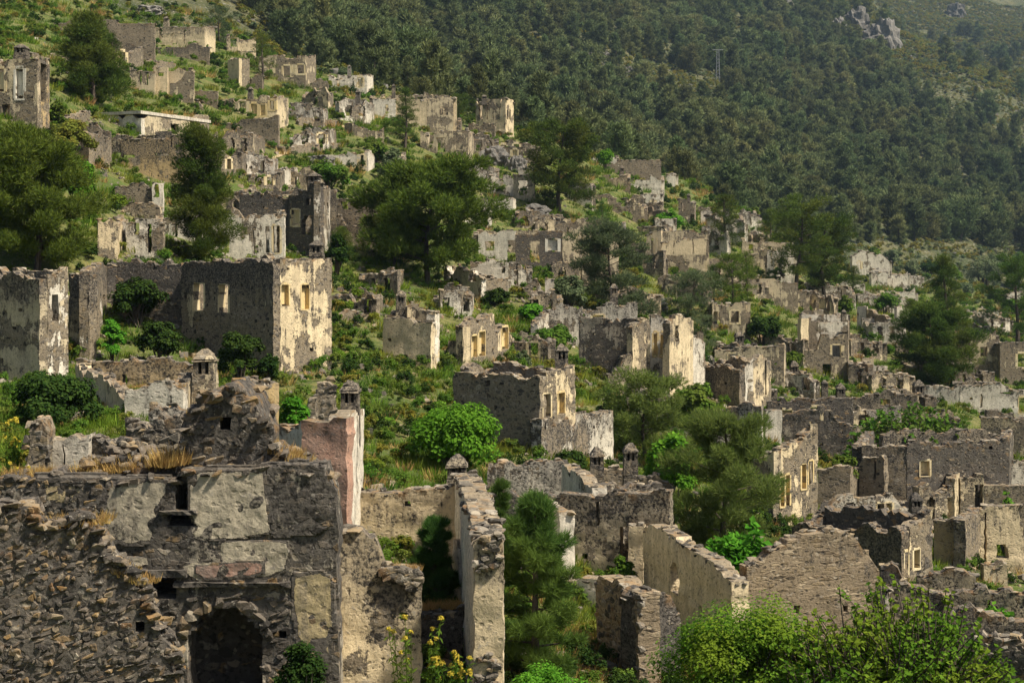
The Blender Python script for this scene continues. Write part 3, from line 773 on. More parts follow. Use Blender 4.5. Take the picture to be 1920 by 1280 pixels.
simple('square grey stone house with three small windows at the pine forest edge', 168, 485, 573, 577, (103,103,103), 5,
       [(503,120,511,138,'w'),(531,123,544,145,'w'),(557,121,570,138,'n')], (), mat='stone', pl=.42, soot=.4, w2=7)
h = H('low stone annex at the left foot of the square three-window house', pl=.3); d = D(480,167)-.6
h.wall(470, d, 492, d-.2, [(470,146),(475,139),(492,135)]); h.wall(470, d+.3, 470, d+5, [144,146]); h.finish()
h = H('long broken ruin with a peach coloured inner wall beside the big pine', mat='cream', pl=.6, soot=.55); d = D(340,190)
h.wall(243, d, 290, d, [(243,126),(262,128),(290,130)], [(262,132,265,160,'d'),(275,132,278,160,'d')], mat='stone', pl=.5)
h.wall(288, d+.6, 314, d+.6, [124,126,125], [(296,136,306,143,'d')], pl=.85)
h.wall(314, d+1.4, 350, d+1.4, [(314,132),(322,126),(345,124),(350,128)], pl=.85, win='s_ochre')
h.wall(318, d-.4, 363, d-.4, [(318,152),(345,148),(348,127),(363,127)], mat='stone', pl=.4, soot=.3); h.wall(362, d, 362, d+6, [127,127], mat='stone'); h.finish()
h = H('low grey garden wall right of the long broken ruin', cat='wall', name='ruined_wall', pl=.4); d = D(385,196); h.wall(364, d, 408, d, [168,169,170]); h.finish()
simple('house with a row of ochre niches and a cream left end below the small pine', 242, 388, 518, 523, ([(388,182),(430,183),(455,180),(518,178)],178,180), 5,
       [(436,188,440,218,'d'),(470,194,482,218,'no'),(488,194,498,217,'no'),(506,188,514,206,'wo')], (), [(470,163,182,10)], mat='cream', pl=.55, soot=.6, w2=6)
h = H('rough retaining wall below the house with ochre niches', cat='wall', name='ruined_wall', pl=.15, soot=.6); d = D(455,250)-1.2; h.wall(392, d, 522, d-1, [(392,228),(440,222),(520,216)], rag=.25); h.finish()
s9 = H('long flat-roofed house with a pale roof edge and dark small windows', mat='stone', pl=.55, soot=.25)
s9.box(256, 187, 265, 392, (214,216,214), 24, [(203,232,213,252,'d'),(237,235,248,254,'d')], [(321,232,336,252,'r'),(356,222,374,254,'d')], pA=dict(mat='white', pl=.85, soot=.4), cope=False, rag=.05)
c0, L0, R0, d0 = s9.geo; bk = L0 + (R0 - c0); RL = s9.root.location
zt = ZZ(213.5, d0); V = []
for z in (zt, zt + .28):
    for p in (L0, c0, R0, bk):
        q = p + (p - (L0+R0)*.5)*.035; V.append((q.x - RL.x, q.y - RL.y, z - RL.z))
me = mesh_np('roof_slab', V, [[(3,2,1,0),(4,5,6,7),(0,1,5,4),(1,2,6,5),(2,3,7,6),(3,0,4,7)]]); s9.part('roof_slab', me, 'roofscreed')
s9.finish()
h = H('small domed stone oven behind the flat-roofed house', cat='oven', name='stone_oven', pl=.2, group=None); d = D(369,204); h.wall(360, d, 380, d, [(360,204),(365,192),(371,188),(377,194),(380,204)], [(366,198,374,206,'a')], th=1.4, rag=.05, res=.25); h.finish()
h = H('dark soot-stained house with ochre lower walls behind the conical pine', mat='ochre', pl=.5, soot=.9); d = D(300,338)
h.wall(163, d+.3, 225, d, [(163,262),(185,258),(225,258)], [(212,286,226,322,'d'),(172,310,174,330,'d')], mat='cream', pl=.5, soot=.8)
h.wall(225.5, d, 345, d, [(225,256),(260,258),(265,254),(345,256)], [(229,290,252,296,'h'),(290,287,318,292,'d'),(320,260,326,276,'h')], soot=.95, pl=.6)
h.wall(345.5, d, 407, d+.2, [256,254,254], [(372,268,384,310,'d')], soot=.7, pl=.6, mat='cream'); h.wall(407, d+.5, 407, d+7, [254,256]); h.wall(163, d+.8, 165, d+6, [262,258]); h.wall(165, d+6.5, 407, d+7, [254,250,252], rag=.3); h.finish()
simple('white arcade-like house front with tall window openings under a cornice', 360, 412, 534, 540, ([(412,314),(470,316),(500,312),(534,313)],313,315), 3,
       [(458,330,469,357,'ww'),(474,330,481,356,'ww'),(486,331,496,357,'ww'),(508,340,516,356,'nw')], (), mat='white', pl=.75, soot=.55, w2=6)
simple('small cream house half hidden by a fig tree on the rocky slope', 322, 592, 690, 694, ([(592,292),(640,282),(690,280)],281,283), 3, [(628,296,634,312,'w'),(676,290,682,312,'w')], (), mat='white', pl=.7, soot=.5, w2=6)
h = H('grey round-cornered cistern wall below the bushy slope', cat='wall', name='ruined_wall', pl=.5, soot=.2); d = D(690,262)
h.wall(646, d+.6, 660, d, [(646,228),(652,224),(660,225)]); h.wall(660.5, d, 720, d+.3, [226,236,238]); h.finish()
simple('cream and rose coloured house standing alone at the forest edge', 180, 616, 688, 692, (140,138,140), 4, [(630,150,638,170,'r'),(662,146,665,178,'d')], (), [(655,122,140,7)], mat='white', pl=.7, soot=.45, w2=6)
h = H('broken stub wall left of the lone cream house', cat='wall', name='ruined_wall', pl=.3); d = D(600,172); h.wall(585, d, 616, d, [150,146,152]); h.finish()
h = H('long pale ruin on the crest partly behind two young pines', mat='cream', pl=.55, soot=.5); d = D(760,232)
h.wall(699, d, 742, d, [(699,182),(720,180),(742,184)], [(722,196,729,218,'r')], mat='white', pl=.7); h.wall(742.5, d+.4, 800, d, [(742,182),(800,184)], [(770,196,782,198,'d')], pl=.7)
h.wall(800.5, d, 850, d+.2, [(800,182),(830,178),(850,180)], [(825,200,840,216,'ww')], mat='stone', pl=.5); h.wall(699, d+.6, 700, d+6, [182,180]); h.wall(850, d+.7, 850, d+6, [180,182]); h.wall(700, d+6.4, 850, d+6.4, [178,174,178], rag=.3)
h.geo = (0,0,0,d+3); h.chim(738, 158, 180, 7); h.finish()
simple('two-storey house with an orange painted patch and a barred upper opening on the crest', 258, 892, 948, 963, ([(892,188),(908,184),(948,184)],184,184), 20,
       [(897,196,904,224,'ww'),(912,197,915,224,'d'),(928,245,942,258,'a')], [(950,206,953,224,'d'),(955,206,958,224,'d')], [(908,178,190,10)], mat='cream', pl=.55, soot=.25)
h = H('grey retaining wall left of the house with the orange patch', cat='wall', name='ruined_wall', pl=.4); d = D(900,256)-1; h.wall(878, d, 928, d-1, [229,230]); h.finish()
simple('grey stone house with two arched white-rimmed windows on the rocky knoll', 312, 788, 878, 882, ([(788,244),(830,242),(878,244)],244,246), 4,
       [(819,258,835,286,'nw'),(855,252,869,280,'nw'),(847,290,863,310,'r')], (), mat='stone', pl=.5, soot=.35, w2=7)
h = H('broken cream ruin left of the great ridge pine', mat='white', pl=.6, soot=.6); d = D(960,372)
h.wall(921, d, 929, d+.2, [326,324]); h.wall(929.5, d+1.2, 962, d+1, [(929,330),(945,326),(962,330)], [(938,338,944,352,'r')], pl=.7); h.wall(962.5, d, 1002, d-.4, [(962,326),(985,322),(1002,324)], [(971,338,990,366,'r')], mat='stone'); h.wall(972, d+4, 1000, d+4, [313,312]); h.finish()
simple('small white plastered block with black streaks below the ridge pine', 405, 923, 962, 966, ([(923,370),(940,367),(962,368)],368,370), 4, (), (), mat='white', pl=.95, soot=.35, w2=5)
# ridge cluster right of the great pine
simple('white ruin under a bush on the ridge line', 322, 1108, 1156, 1158, (293,291,292), 3, [(1140,298,1148,316,'r')], (), mat='white', pl=.8, soot=.35, w2=6)
simple('long tan house with a chimney stub on the ridge', 362, 1100, 1176, 1180, (326,326,328), 4, (), (), [(1166,311,330,9)], mat='tan', pl=.4, soot=.4, w2=6)
simple('pale ridge house with rose tinted inner walls', 378, 1180, 1240, 1246, ([(1180,338),(1200,334),(1215,330),(1240,332)],332,334), 5, [(1205,344,1222,362,'r')], (), mat='white', pl=.6, soot=.4, w2=6)
simple('outermost small white ruin at the end of the ridge', 350, 1224, 1267, 1269, (326,325,326), 3, [(1244,330,1250,346,'d')], (), mat='white', pl=.7, soot=.35, w2=5)
simple('ruin with a dark arched doorway below the ridge chimneys', 424, 1112, 1208, 1214, ([(1112,364),(1150,362),(1160,378),(1190,386),(1208,386)],386,388), 4, [(1160,396,1186,424,'a')], (), [(1168,404,424,9)], mat='cream', pl=.4, soot=.45, w2=7)
simple('pale two-room ruin on the ridge shoulder', 404, 1190, 1238, 1242, ([(1190,366),(1210,360),(1238,362)],362,364), 4, [(1200,374,1210,392,'r'),(1222,372,1228,392,'n')], (), mat='white', pl=.65, soot=.4, w2=5)
simple('small ruin with black doorway right of the bright green tree', 424, 1272, 1302, 1308, ([(1272,372),(1284,368),(1302,378)],378,380), 10, [(1278,380,1284,396,'d'),(1295,402,1303,422,'a')], (), [(1291,363,378,7)], mat='cream', pl=.4, soot=.6, w2=5)
simple('crumbled house remnant beside the slender ridge pine', 412, 1308, 1332, 1336, (386,388,388), 8, [(1316,394,1322,406,'r')], (), mat='stone', pl=.4, w2=5)
simple('far pale house with a chimney behind the ridge pines', 432, 1428, 1456, 1460, ([(1428,394),(1440,390),(1456,396)],396,396), 5, [(1436,404,1440,416,'d')], (), [(1441,380,396,6)], mat='white', pl=.6, w2=5)
simple('far stone ruin between two pines on the valley side', 440, 1402, 1428, 1432, (416,414,416), 5, [(1410,422,1415,434,'r')], (), mat='stone', pl=.5, w2=5)
simple('low pale ruin with twin posts behind the grey shrub tree', 452, 1228, 1262, 1266, ([(1228,408),(1244,412),(1262,406)],406,408), 5, [(1236,418,1242,432,'r'),(1250,416,1256,430,'r')], (), mat='white', pl=.5, w2=5)
# middle left
h = H('tall soot-black ruin with a tower-like pier and slit windows in the middle left', mat='stone', pl=.3, soot=.85); d = D(560,478)
h.wall(448, d+2, 540, d+1.6, [(448,362),(500,360),(540,362)], mat='dark', pl=.1, soot=.95)
h.wall(540.5, d+1.4, 600, d, [(540,362),(575,358),(580,340),(600,338)], [(546,392,561,422,'n'),(566,404,584,440,'a'),(573,372,582,384,'d')], mat='dark', pl=.25, soot=.8)
h.wall(600.5, d, 619, d+4.5, [(600,338),(610,348),(619,350)], [(605,378,609,402,'ww'),(613,380,616,404,'ww')], mat='white', pl=.5, soot=.6)
h.wall(619, d+5, 619, d+9, [350,352]); h.wall(448, d+8, 600, d+9, [360,356,350], rag=.3); h.geo = (0,0,0,d+1); h.chim(590, 324, 350, 24); h.finish()
h = H('grey rubble wall between the soot-black ruin and the broad pine', cat='wall', name='ruined_wall', pl=.35, soot=.4); d = D(660,452); h.wall(620, d, 706, d-.5, [(620,366),(650,374),(680,372),(706,380)], [(640,378,652,392,'r')], rag=.25); h.wall(662, d+5, 704, d+5, [350,348]); h.finish()
h = H('broad front with three bright window openings behind the conical pine', mat='white', pl=.5, soot=.45); d = D(420,476)
h.wall(306, d, 412, d, [(306,404),(340,402),(412,402)], [(328,420,332,462,'d')], pl=.6); h.wall(412.5, d, 533, d, [(412,402),(470,404),(533,398)], [(418,440,429,474,'ww'),(474,432,486,474,'ww'),(497,424,505,474,'ww'),(511,422,525,474,'n')], pl=.6)
h.wall(533, d+.6, 535, d+6, [398,400]); h.wall(306, d+.6, 308, d+6, [404,404]); h.wall(308, d+6.3, 533, d+6.4, [400,396,398], rag=.3); h.finish()
h = H('ruin with a curved white plaster remnant and dark recess, left of the three bright windows', mat='white', pl=.6, soot=.6); d = D(270,484)
h.wall(236, d, 305, d, [(236,410),(262,408),(305,412)], [(252,418,262,440,'r'),(276,420,284,474,'d')]); h.wall(236, d+.6, 236, d+5, [410,412]); h.wall(305, d+.6, 305, d+5, [412,412]); h.finish()
h = H('narrow grey wall end with rain streaks above the left big house', cat='wall', name='ruined_wall', mat='cream', pl=.5); d = D(205,488); h.wall(184, d, 222, d+.4, [408,406,410]); h.wall(222, d+.9, 240, d+5, [410,412]); h.finish()
h = H('low ruin with a white doorway stub under the conical pine', mat='white', pl=.45); d = D(260,392)
h.wall(215, d, 285, d, [(215,350),(240,340),(262,336),(285,344)], pl=.4, mat='stone'); h.wall(285.5, d-.3, 306, d-.2, [336,340], [(289,345,298,370,'d')], pl=.8); h.wall(190, d-3, 300, d-3, [384,380,382], mat='stone'); h.finish()
# left edge ruins
h = H('cream stone gable remnant with a sloping wall top at the left edge', mat='cream', pl=.4, soot=.6); d = D(25,345)
h.wall(-40, d, 30, d-.4, [(-40,276),(0,280),(18,296),(30,318)], mat='tan', pl=.2, soot=.4); h.wall(-20, d+3, 57, d+2, [(-20,258),(30,256),(57,262)], pl=.3); h.wall(30, d, 57, d+2, [300,268], mat='white', pl=.5); h.finish()
A16 = H('large two-storey grey house at the left edge below the spreading pine', mat='stone', pl=.5, soot=.55)
A16.box(722, -90, 74, 128, ([(-90,514),(20,512),(74,514)],514,503), 28, [(36,578,42,584,'d'),(24,612,30,618,'d')], [(82,562,90,612,'ww'),(98,552,110,602,'ww')], pA=dict(mat='stone', soot=.7), pB=dict(mat='white', pl=.45, soot=.55)); A16.finish()
h = H('dark recessed house wing with two tall white-edged slots, right of the left edge house', mat='dark', pl=.25, soot=.7); d = D(165,700)+2
h.wall(129, d+1, 167, d, [(129,512),(167,508)], mat='stone', pl=.3, soot=.9); h.wall(167.5, d, 201, d+6, [(167,508),(180,492),(201,494)], [(171,552,176,612,'ww'),(180,560,183,612,'ww'),(193,552,198,606,'ww')], mat='white', pl=.35, soot=.7); h.wall(201, d+6.4, 200, d+9, [494,494]); h.finish()
A15 = H('largest two-storey house of the middle left, sunlit end wall with two ochre windows', mat='stone', pl=.4, soot=.6)
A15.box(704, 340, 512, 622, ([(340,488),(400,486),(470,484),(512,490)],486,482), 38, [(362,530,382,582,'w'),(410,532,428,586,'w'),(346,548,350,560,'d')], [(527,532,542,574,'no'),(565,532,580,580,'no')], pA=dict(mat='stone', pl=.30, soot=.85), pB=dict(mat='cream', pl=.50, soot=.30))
c0, L0, R0, d0 = A15.geo; A15.chim(594, 449, 488, 27, d0 + 4)
pxl = CX + F*L0.x/L0.y
A15.wall(203, L0.y+1.2, pxl, L0.y+.6, [(203,488),(260,486),(340,488)], mat='dark', pl=.25, soot=.7, rag=.2); A15.finish()
# centre
C27 = H('free standing house corner with a cap chimney and one round hole, on the green slope', mat='cream', pl=.6, soot=.45)
C27.box(694, 718, 808, 824, ([(718,590),(745,588),(760,592),(770,590),(795,586),(808,596)],590,576), 22, [(728,634,733,640,'d'),(754,664,765,676,'o')], [(812,600,816,640,'r')], pA=dict(pl=.66), pB=dict(mat='white', pl=.8))
C27.chim(752, 544, 594, 19, C27.geo[3] + 1.6); C27.wall(764, C27.geo[3]+1.0, 792, C27.geo[3]+1.2, [(764,572),(775,566),(792,582)], rag=.3); C27.finish()
D28 = H('broken facade with four ochre blocked windows beside the flower meadow', mat='cream', pl=.45, soot=.35, win='s_ochre'); d = D(880,692)
D28.wall(856, d+.6, 868, d, [(856,618),(868,606)], [(857,638,866,680,'n')], pl=.7)
D28.wall(868.5, d, 961, d+7, [(868,606),(885,596),(905,590),(926,584),(928,618),(945,606),(955,608),(961,628)], [(884,628,895,670,'no'),(898,620,910,668,'no'),(941,612,953,655,'no')], rag=.12, pl=.4)
D28.wall(856, d+1.2, 862, d+6, [640,646]); D28.finish()
E29 = H('large roofless stone house in the centre, pitted grey wall and two cream windows', mat='stone', pl=.15, soot=.45)
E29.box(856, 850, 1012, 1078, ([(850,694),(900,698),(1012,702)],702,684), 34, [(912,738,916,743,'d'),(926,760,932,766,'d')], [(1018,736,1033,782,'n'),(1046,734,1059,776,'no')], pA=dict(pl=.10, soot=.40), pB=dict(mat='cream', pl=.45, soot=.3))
E29.chim(1053, 645, 690, 26, E29.geo[3] + 6.5); E29.finish(limit=90)
h = H('streaked plaster terrace wall with an orange lichen top below the central house', cat='wall', name='ruined_wall', mat='white', pl=.45, soot=.7); d = D(1020,862)
h.wall(1015, d, 1150, d+6.5, [(1015,786),(1060,784),(1100,776),(1150,764)], [(1020,790,1024,806,'d')]); h.wall(1015, d+.5, 1016, d+5, [786,770]); h.finish(limit=80)
F31 = H('large ruin with tall inner walls of white plaster and a ruined corner pier', mat='white', pl=.5, soot=.6); d = D(1100,700)
F31.wall(1020, d+9, 1195, d+9, [(1020,576),(1060,570),(1110,574),(1195,562)], mat='white', pl=.6, soot=.7, rag=.25)
F31.wall(1008, d+4, 1030, d+9, [(1008,606),(1030,576)], pl=.6); F31.wall(1085, d+2, 1190, d+1, [(1085,592),(1130,596),(1190,592)], mat='dark', pl=.45, soot=.5, rag=.2)
F31.wall(1186, d-1, 1219, d+.5, [(1186,606),(1200,592),(1219,596)], mat='cream', pl=.5, rag=.2)
F31.wall(1140, d-1.5, 1186, d-1.1, [(1140,694),(1150,690),(1156,676),(1166,670),(1172,660),(1186,655)], mat='stone', step=.4)
F31.wall(1219.5, d+2, 1262, d+2, [(1219,588),(1245,590),(1262,588)], [(1225,622,1233,668,'no'),(1238,622,1248,668,'no')], pl=.6)
F31.wall(1256, d-.5, 1300, d+2.5, [(1256,600),(1270,586),(1285,590),(1300,600)], [(1266,610,1272,640,'r')], mat='cream', pl=.6)
F31.wall(1300, d+3, 1322, d+4, [(1300,624),(1312,630),(1322,634)], pl=.6)
F31.geo = (0,0,0,d+8); F31.chim(1151, 532, 566, 15, d+10); F31.finish()
h = H('low broken wall stub beside the white plaster ruin', cat='wall', name='ruined_wall', mat='white', pl=.5); d = D(1015,642); h.wall(1003, d, 1016, d+.3, [600,594]); h.wall(1016.5, d+.3, 1030, d+3, [594,606], pl=.75); h.finish()
simple('stone outbuilding with a dark arched doorway and pale side below the broad pine', 566, 832, 902, 952, ([(832,500),(865,498),(880,504),(902,518)],518,518), 50, [(878,508,892,528,'a'),(836,512,850,530,'r')], [(930,478,934,500,'d')], mat='stone', pl=.2, soot=.35, pA=dict(mat='white', pl=.6))
h = H('upper grey wall behind the arched stone outbuilding', cat='wall', name='ruined_wall', mat='white', pl=.6); d = D(900,566)+5; h.wall(882, d, 953, d, [(882,488),(915,484),(953,490)], [(941,490,947,512,'r')]); h.finish()
H33 = H('long grey facade with two white-framed arched windows in the middle of the village', mat='stone', pl=.5, soot=.45); d = D(1000,503)
H33.wall(897, d+.3, 966, d, [(897,434),(920,430),(966,430)], [(909,452,928,470,'nw'),(951,450,966,500,'ww')], mat='white', pl=.55); H33.wall(966.5, d, 1054, d, [(966,430),(1010,428),(1054,430)], [(994,452,1012,492,'ww'),(1027,446,1046,472,'nw')], mat='dark', pl=.35, soot=.5); H33.wall(1054.5, d, 1160, d+.5, [(1054,430),(1100,434),(1160,432)], [(1083,440,1092,460,'w')], pl=.6)
H33.wall(1040, d+6, 1150, d+6, [(1040,414),(1100,410),(1150,414)], pl=.5); H33.wall(897, d+.8, 898, d+6, [434,434]); H33.wall(898, d+6.5, 1035, d+6.5, [430,426,430], rag=.25); H33.finish()
h = H('tiny cream ruin of stepped blocks in the shrubs left of the grey pine', mat='white', pl=.5); d = D(1000,566); h.wall(984, d, 1014, d, [(984,534),(992,530),(996,520),(1008,518),(1014,532)], [(1000,536,1006,550,'r')]); h.wall(1022, d+1, 1040, d+1, [520,516]); h.finish()
simple('tall house with pale crumbling panels above a plain grey lower storey', 526, 1240, 1322, 1326, ([(1240,432),(1270,428),(1322,430)],430,432), 3, [(1286,452,1296,474,'n'),(1258,500,1272,510,'d')], (), mat='stone', pl=.5, soot=.25, w2=7)
h = H('cream panelled wall remnant in front of the tall pale panel house', mat='cream', pl=.85, soot=.45); d = D(1280,526)-.8; h.wall(1212, d+1.5, 1240, d+1, [(1212,434),(1240,430)], [(1220,446,1225,476,'n')]); h.wall(1240.5, d, 1324, d, [(1240,448),(1262,444),(1290,446),(1324,444)], [(1262,450,1264,476,'d'),(1298,448,1300,476,'d')], bot=478); h.finish()
H36 = H('open ruin with a tall white portal and an arched side opening', mat='white', pl=.6, soot=.5); d = D(1450,522)
H36.wall(1382, d+1, 1438, d, [(1382,474),(1420,470),(1438,462)], [(1418,486,1434,512,'a')], mat='cream', pl=.5); H36.wall(1438.5, d, 1488, d+.2, [(1438,464),(1460,462),(1488,464)], [(1452,484,1473,522,'r'),(1446,470,1449,500,'d')], pl=.75); H36.wall(1392, d+5, 1480, d+5, [(1392,446),(1440,450),(1480,452)], mat='stone', rag=.25); H36.wall(1488, d+.7, 1484, d+5, [464,454]); H36.finish()
simple('grey house with a gabled wall top and one white-framed window below the white portal', 590, 1412, 1512, 1516, ([(1412,546),(1445,540),(1512,542)],542,544), 3, [(1444,560,1461,584,'ww'),(1488,568,1494,580,'w')], (), mat='stone', pl=.45, soot=.3, w2=6)
h = H('sloping grey gable wall above the one-window grey house', cat='wall', name='ruined_wall', mat='stone', pl=.5); d = D(1460,590)+7; h.wall(1398, d, 1496, d, [(1398,534),(1416,510),(1440,518),(1470,526),(1496,526)]); h.finish()
simple('small square house with a dark window, partly behind the grey pine', 640, 1336, 1398, 1401, ([(1336,566),(1398,563)],563,564), 3, [(1338,584,1350,608,'d'),(1370,582,1386,604,'w')], (), mat='stone', pl=.5, soot=.3, w2=6)
K38 = H('two-storey house with a dark doorway and an open upper room in the right middle', mat='stone', pl=.45, soot=.3); d = D(1550,706)
K38.wall(1500, d, 1590, d, [(1500,656),(1535,654),(1537,622),(1590,620)], [(1560,646,1577,669,'w'),(1541,682,1558,707,'d')], pl=.4)
K38.wall(1502, d+.1, 1516, d+.5, [(1502,592),(1516,594)], pl=.9, mat='cream', soot=.2, bot=652); K38.wall(1516.5, d+2.2, 1536, d+2.2, [598,600], mat='white', pl=.4); K38.wall(1534, d+.35, 1589, d+.36, [(1534,602),(1589,600)], mat='white', pl=.55, bot=622)
K38.wall(1590, d+.6, 1592, d+7, [600,598]); K38.wall(1503, d+7, 1590, d+7, [586,584,584], mat='white', pl=.6, rag=.2); K38.geo = (0,0,0,d+5); K38.chim(1582, 580, 602, 9); K38.finish()
h = H('slanting side wall of a ruin seen in perspective, right of the dark doorway house', cat='wall', name='ruined_wall', mat='cream', pl=.35); d = D(1660,642); h.wall(1624, d+7, 1664, d, [(1624,576),(1650,586),(1664,594)]); h.wall(1607, d+7.5, 1626, d+7, [570,572], mat='white', pl=.6); h.finish()
h = H('leaning white plastered wall fragment left of the tall dark pine', cat='wall', name='ruined_wall', mat='white', pl=.7); d = D(1700,640); h.wall(1682, d, 1710, d+1, [(1682,578),(1692,574),(1698,600),(1710,608)], [(1700,610,1706,626,'r')], rag=.3); h.finish()
h = H('small ruin of cream wall panels in front of the leaning fragment', mat='white', pl=.8); d = D(1640,718); h.wall(1622, d, 1664, d, [(1622,676),(1634,674),(1640,684),(1664,686)], [(1644,688,1646,716,'d'),(1654,690,1656,716,'d')]); h.wall(1600, d+1, 1622, d+.5, [684,678], pl=.5, mat='stone'); h.wall(1616, d+4, 1638, d+4, [666,666], mat='stone'); h.finish()
h = H('grey low wall piece behind the tall dark pine', cat='wall', name='ruined_wall', pl=.4); d = D(1700,672); h.wall(1680, d, 1704, d, [648,650]); h.finish()
L41 = H('square house with two white-framed windows near the right edge', mat='stone', pl=.5, soot=.3); L41.box(710, 1786, 1868, 1874, (624,622,624), 4, [(1797,650,1808,668,'ww'),(1838,650,1851,668,'ww'),(1820,690,1830,700,'d')], w2=6); L41.finish()
h = H('dark roofless house beyond the right edge with one bright doorway opening', mat='stone', pl=.35, soot=.6); d = D(1900,722); h.wall(1875, d, 1960, d, [636,636,634], [(1908,662,1924,688,'w')]); h.wall(1874, d+.6, 1875, d+5, [636,638]); h.finish()
h = H('long pale plastered wall row near the right edge', mat='white', pl=.8, soot=.6); d = D(1830,768)
h.wall(1728, d, 1800, d-.6, [(1728,726),(1760,722),(1800,724)], [(1762,736,1764,760,'d')]); h.wall(1800.5, d-.6, 1952, d-1, [(1800,722),(1850,716),(1876,712),(1905,726),(1952,724)], [(1838,738,1842,764,'d'),(1874,735,1898,738,'d')], rag=.2); h.wall(1790, d+2.5, 1880, d+2.5, [(1790,710),(1850,708),(1880,716)], mat='stone', soot=.8); h.finish()
# far village on the valley floor
fl = [('far tall ruin with gable stumps in the distant valley cluster',1598,1668,([(1598,478),(1612,470),(1618,466),(1628,474),(1640,478),(1648,470),(1668,488)],),520,[(1608,490,1614,504,'w')]),
      ('far low white house in front of the distant gable ruin',1634,1664,([(1634,508),(1664,506)],),540,[(1640,514,1646,532,'r')]),
      ('far broken row of pale piers in the distant cluster',1664,1702,([(1664,518),(1676,508),(1684,522),(1690,510),(1702,512)],),545,[(1670,522,1674,540,'r')]),
      ('far brown ruined house at the right end of the distant cluster',1702,1728,([(1702,520),(1716,514),(1728,520)],),542,[(1710,524,1714,536,'d')]),
      ('far white walled ruin at the left end of the distant cluster',1572,1616,([(1572,530),(1590,524),(1616,530)],),552,[(1590,532,1596,546,'r')]),
      ('far low pale wall along the front of the distant cluster',1618,1716,([(1618,546),(1660,542),(1716,546)],),556,[(1640,548,1644,554,'d')]),
      ('far ruin at the foot of the wooded mountain beyond the tall dark pine',1796,1872,([(1796,582),(1810,576),(1826,580),(1840,572),(1850,580),(1872,582)],),600,[(1818,584,1824,594,'r'),(1846,584,1850,594,'r')]),
      ('far dark low wall crossing the valley fields',1576,1700,([(1576,556),(1640,560),(1700,562)],),578,[]),
      ('far ruin wall at the right edge above the fields',1888,1926,([(1888,552),(1900,544),(1926,548)],),570,[(1896,554,1902,566,'r')])]
for lb, xa, xb, tp, yb, op in fl:
    h = H(lb, mat='white', pl=.6, soot=.5); d = D((xa+xb)/2, yb); h.wall(xa, d, xb, d, tp[0], op, rag=.2); h.wall(xa, d+.8, xa+2, d+6, [tp[0][0][1], tp[0][0][1]]); h.wall(xb, d+.8, xb, d+6, [tp[0][-1][1]]*2); h.wall(xa+2, d+6.8, xb, d+6.8, [tp[0][0][1]-4, tp[0][-1][1]-4], rag=.4); h.finish()
# right middle, nearer
Q52 = H('wide roofless house with orange lichen on its wall tops and a white niche', mat='stone', pl=.4, soot=.6)
Q52.box(772, 1240, 1386, 1412, ([(1240,678),(1290,680),(1386,684)],684,672), 55, (), [(1390,716,1398,744,'nw')], pA=dict(soot=.8, pl=.3), pB=dict(mat='white', pl=.6)); Q52.wall(1412.5, Q52.geo[3]+1, 1446, Q52.geo[3]+4, [(1412,668),(1430,664),(1446,668)], [(1434,676,1437,740,'d')], mat='cream', pl=.5); Q52.finish()
h = H('long grey plaster wall behind the house with orange lichen tops', mat='stone', pl=.55, soot=.4); d = D(1400,700); h.wall(1340, d, 1470, d-.8, [(1340,652),(1400,646),(1470,644)]); h.wall(1470.5, d-.6, 1474, d+4, [644,648]); h.finish()
W53 = H('low long ruin with orange topped walls and pale niches behind the young pine', mat='stone', pl=.4, soot=.75); d = D(1360,840)
W53.wall(1270, d+2.5, 1384, d+1.5, [(1270,776),(1330,772),(1384,760)], pl=.3); W53.wall(1384.5, d+1.5, 1428, d+1, [(1384,758),(1428,756)], [(1400,772,1406,790,'d'),(1414,772,1418,790,'d')], mat='white', pl=.8); W53.wall(1276, d-1, 1400, d-1.5, [(1276,800),(1330,796),(1400,788)], pl=.6, mat='white'); W53.finish(limit=40)
h = H('square white pillar wall standing among the low ruins', cat='wall', name='ruined_wall', mat='white', pl=.75, soot=.4); d = D(1450,832); h.wall(1436, d, 1466, d, [(1436,766),(1450,764),(1466,768)]); h.finish()
W54 = H('dark ruin with an arched gable and rounded niche in the low right rows', mat='dark', pl=.4, soot=.7); d = D(1530,850)
W54.wall(1440, d+2, 1600, d+2, [(1440,752),(1480,742),(1560,746),(1600,742)], pl=.3); W54.wall(1466, d, 1596, d-.5, [(1466,770),(1520,766),(1536,752),(1556,762),(1580,786),(1596,800)], [(1538,772,1556,790,'r')], rag=.3); W54.finish(limit=40)
W68 = H('long low dark wall with pale plaster patches behind the leafy bush', mat='stone', pl=.5, soot=.75); d = D(1640,800); W68.wall(1560, d+1, 1720, d, [(1560,740),(1600,744),(1660,732),(1720,734)]); W68.wall(1596, d-2, 1690, d-2, [(1596,762),(1690,758)], pl=.6, mat='white'); W68.finish(limit=30)
for lb, px_, yt, yb, wp in (('round-topped chimney rising alone behind the low dark wall', 1576, 718, 760, 17), ('second lone chimney with two smoke holes on the low dark wall', 1546, 712, 745, 12), ('lone dark chimney stump beneath the tall dark pine', 1722, 712, 745, 20)):
    h = H(lb, cat='chimney', name='chimney_stack', group=None); dd = D(px_, yb+30); h.geo = (0,0,0,dd); h.chim(px_, yt, yb+30, wp, dd, mat='stone'); h.finish()
W69 = H('low ruined rows with cream inner walls at the right edge under the pale wall', mat='cream', pl=.5, soot=.7); d = D(1880,850); W69.wall(1840, d, 1960, d-1, [(1840,782),(1880,778),(1960,784)], [(1880,800,1884,830,'d')]); W69.wall(1850, d+3, 1950, d+3, [766,770], mat='stone'); W69.finish(limit=30)
R54 = H('tall house with four yellow plastered window slots behind the young pine', mat='stone', pl=.45, soot=.4, win='s_ochre')
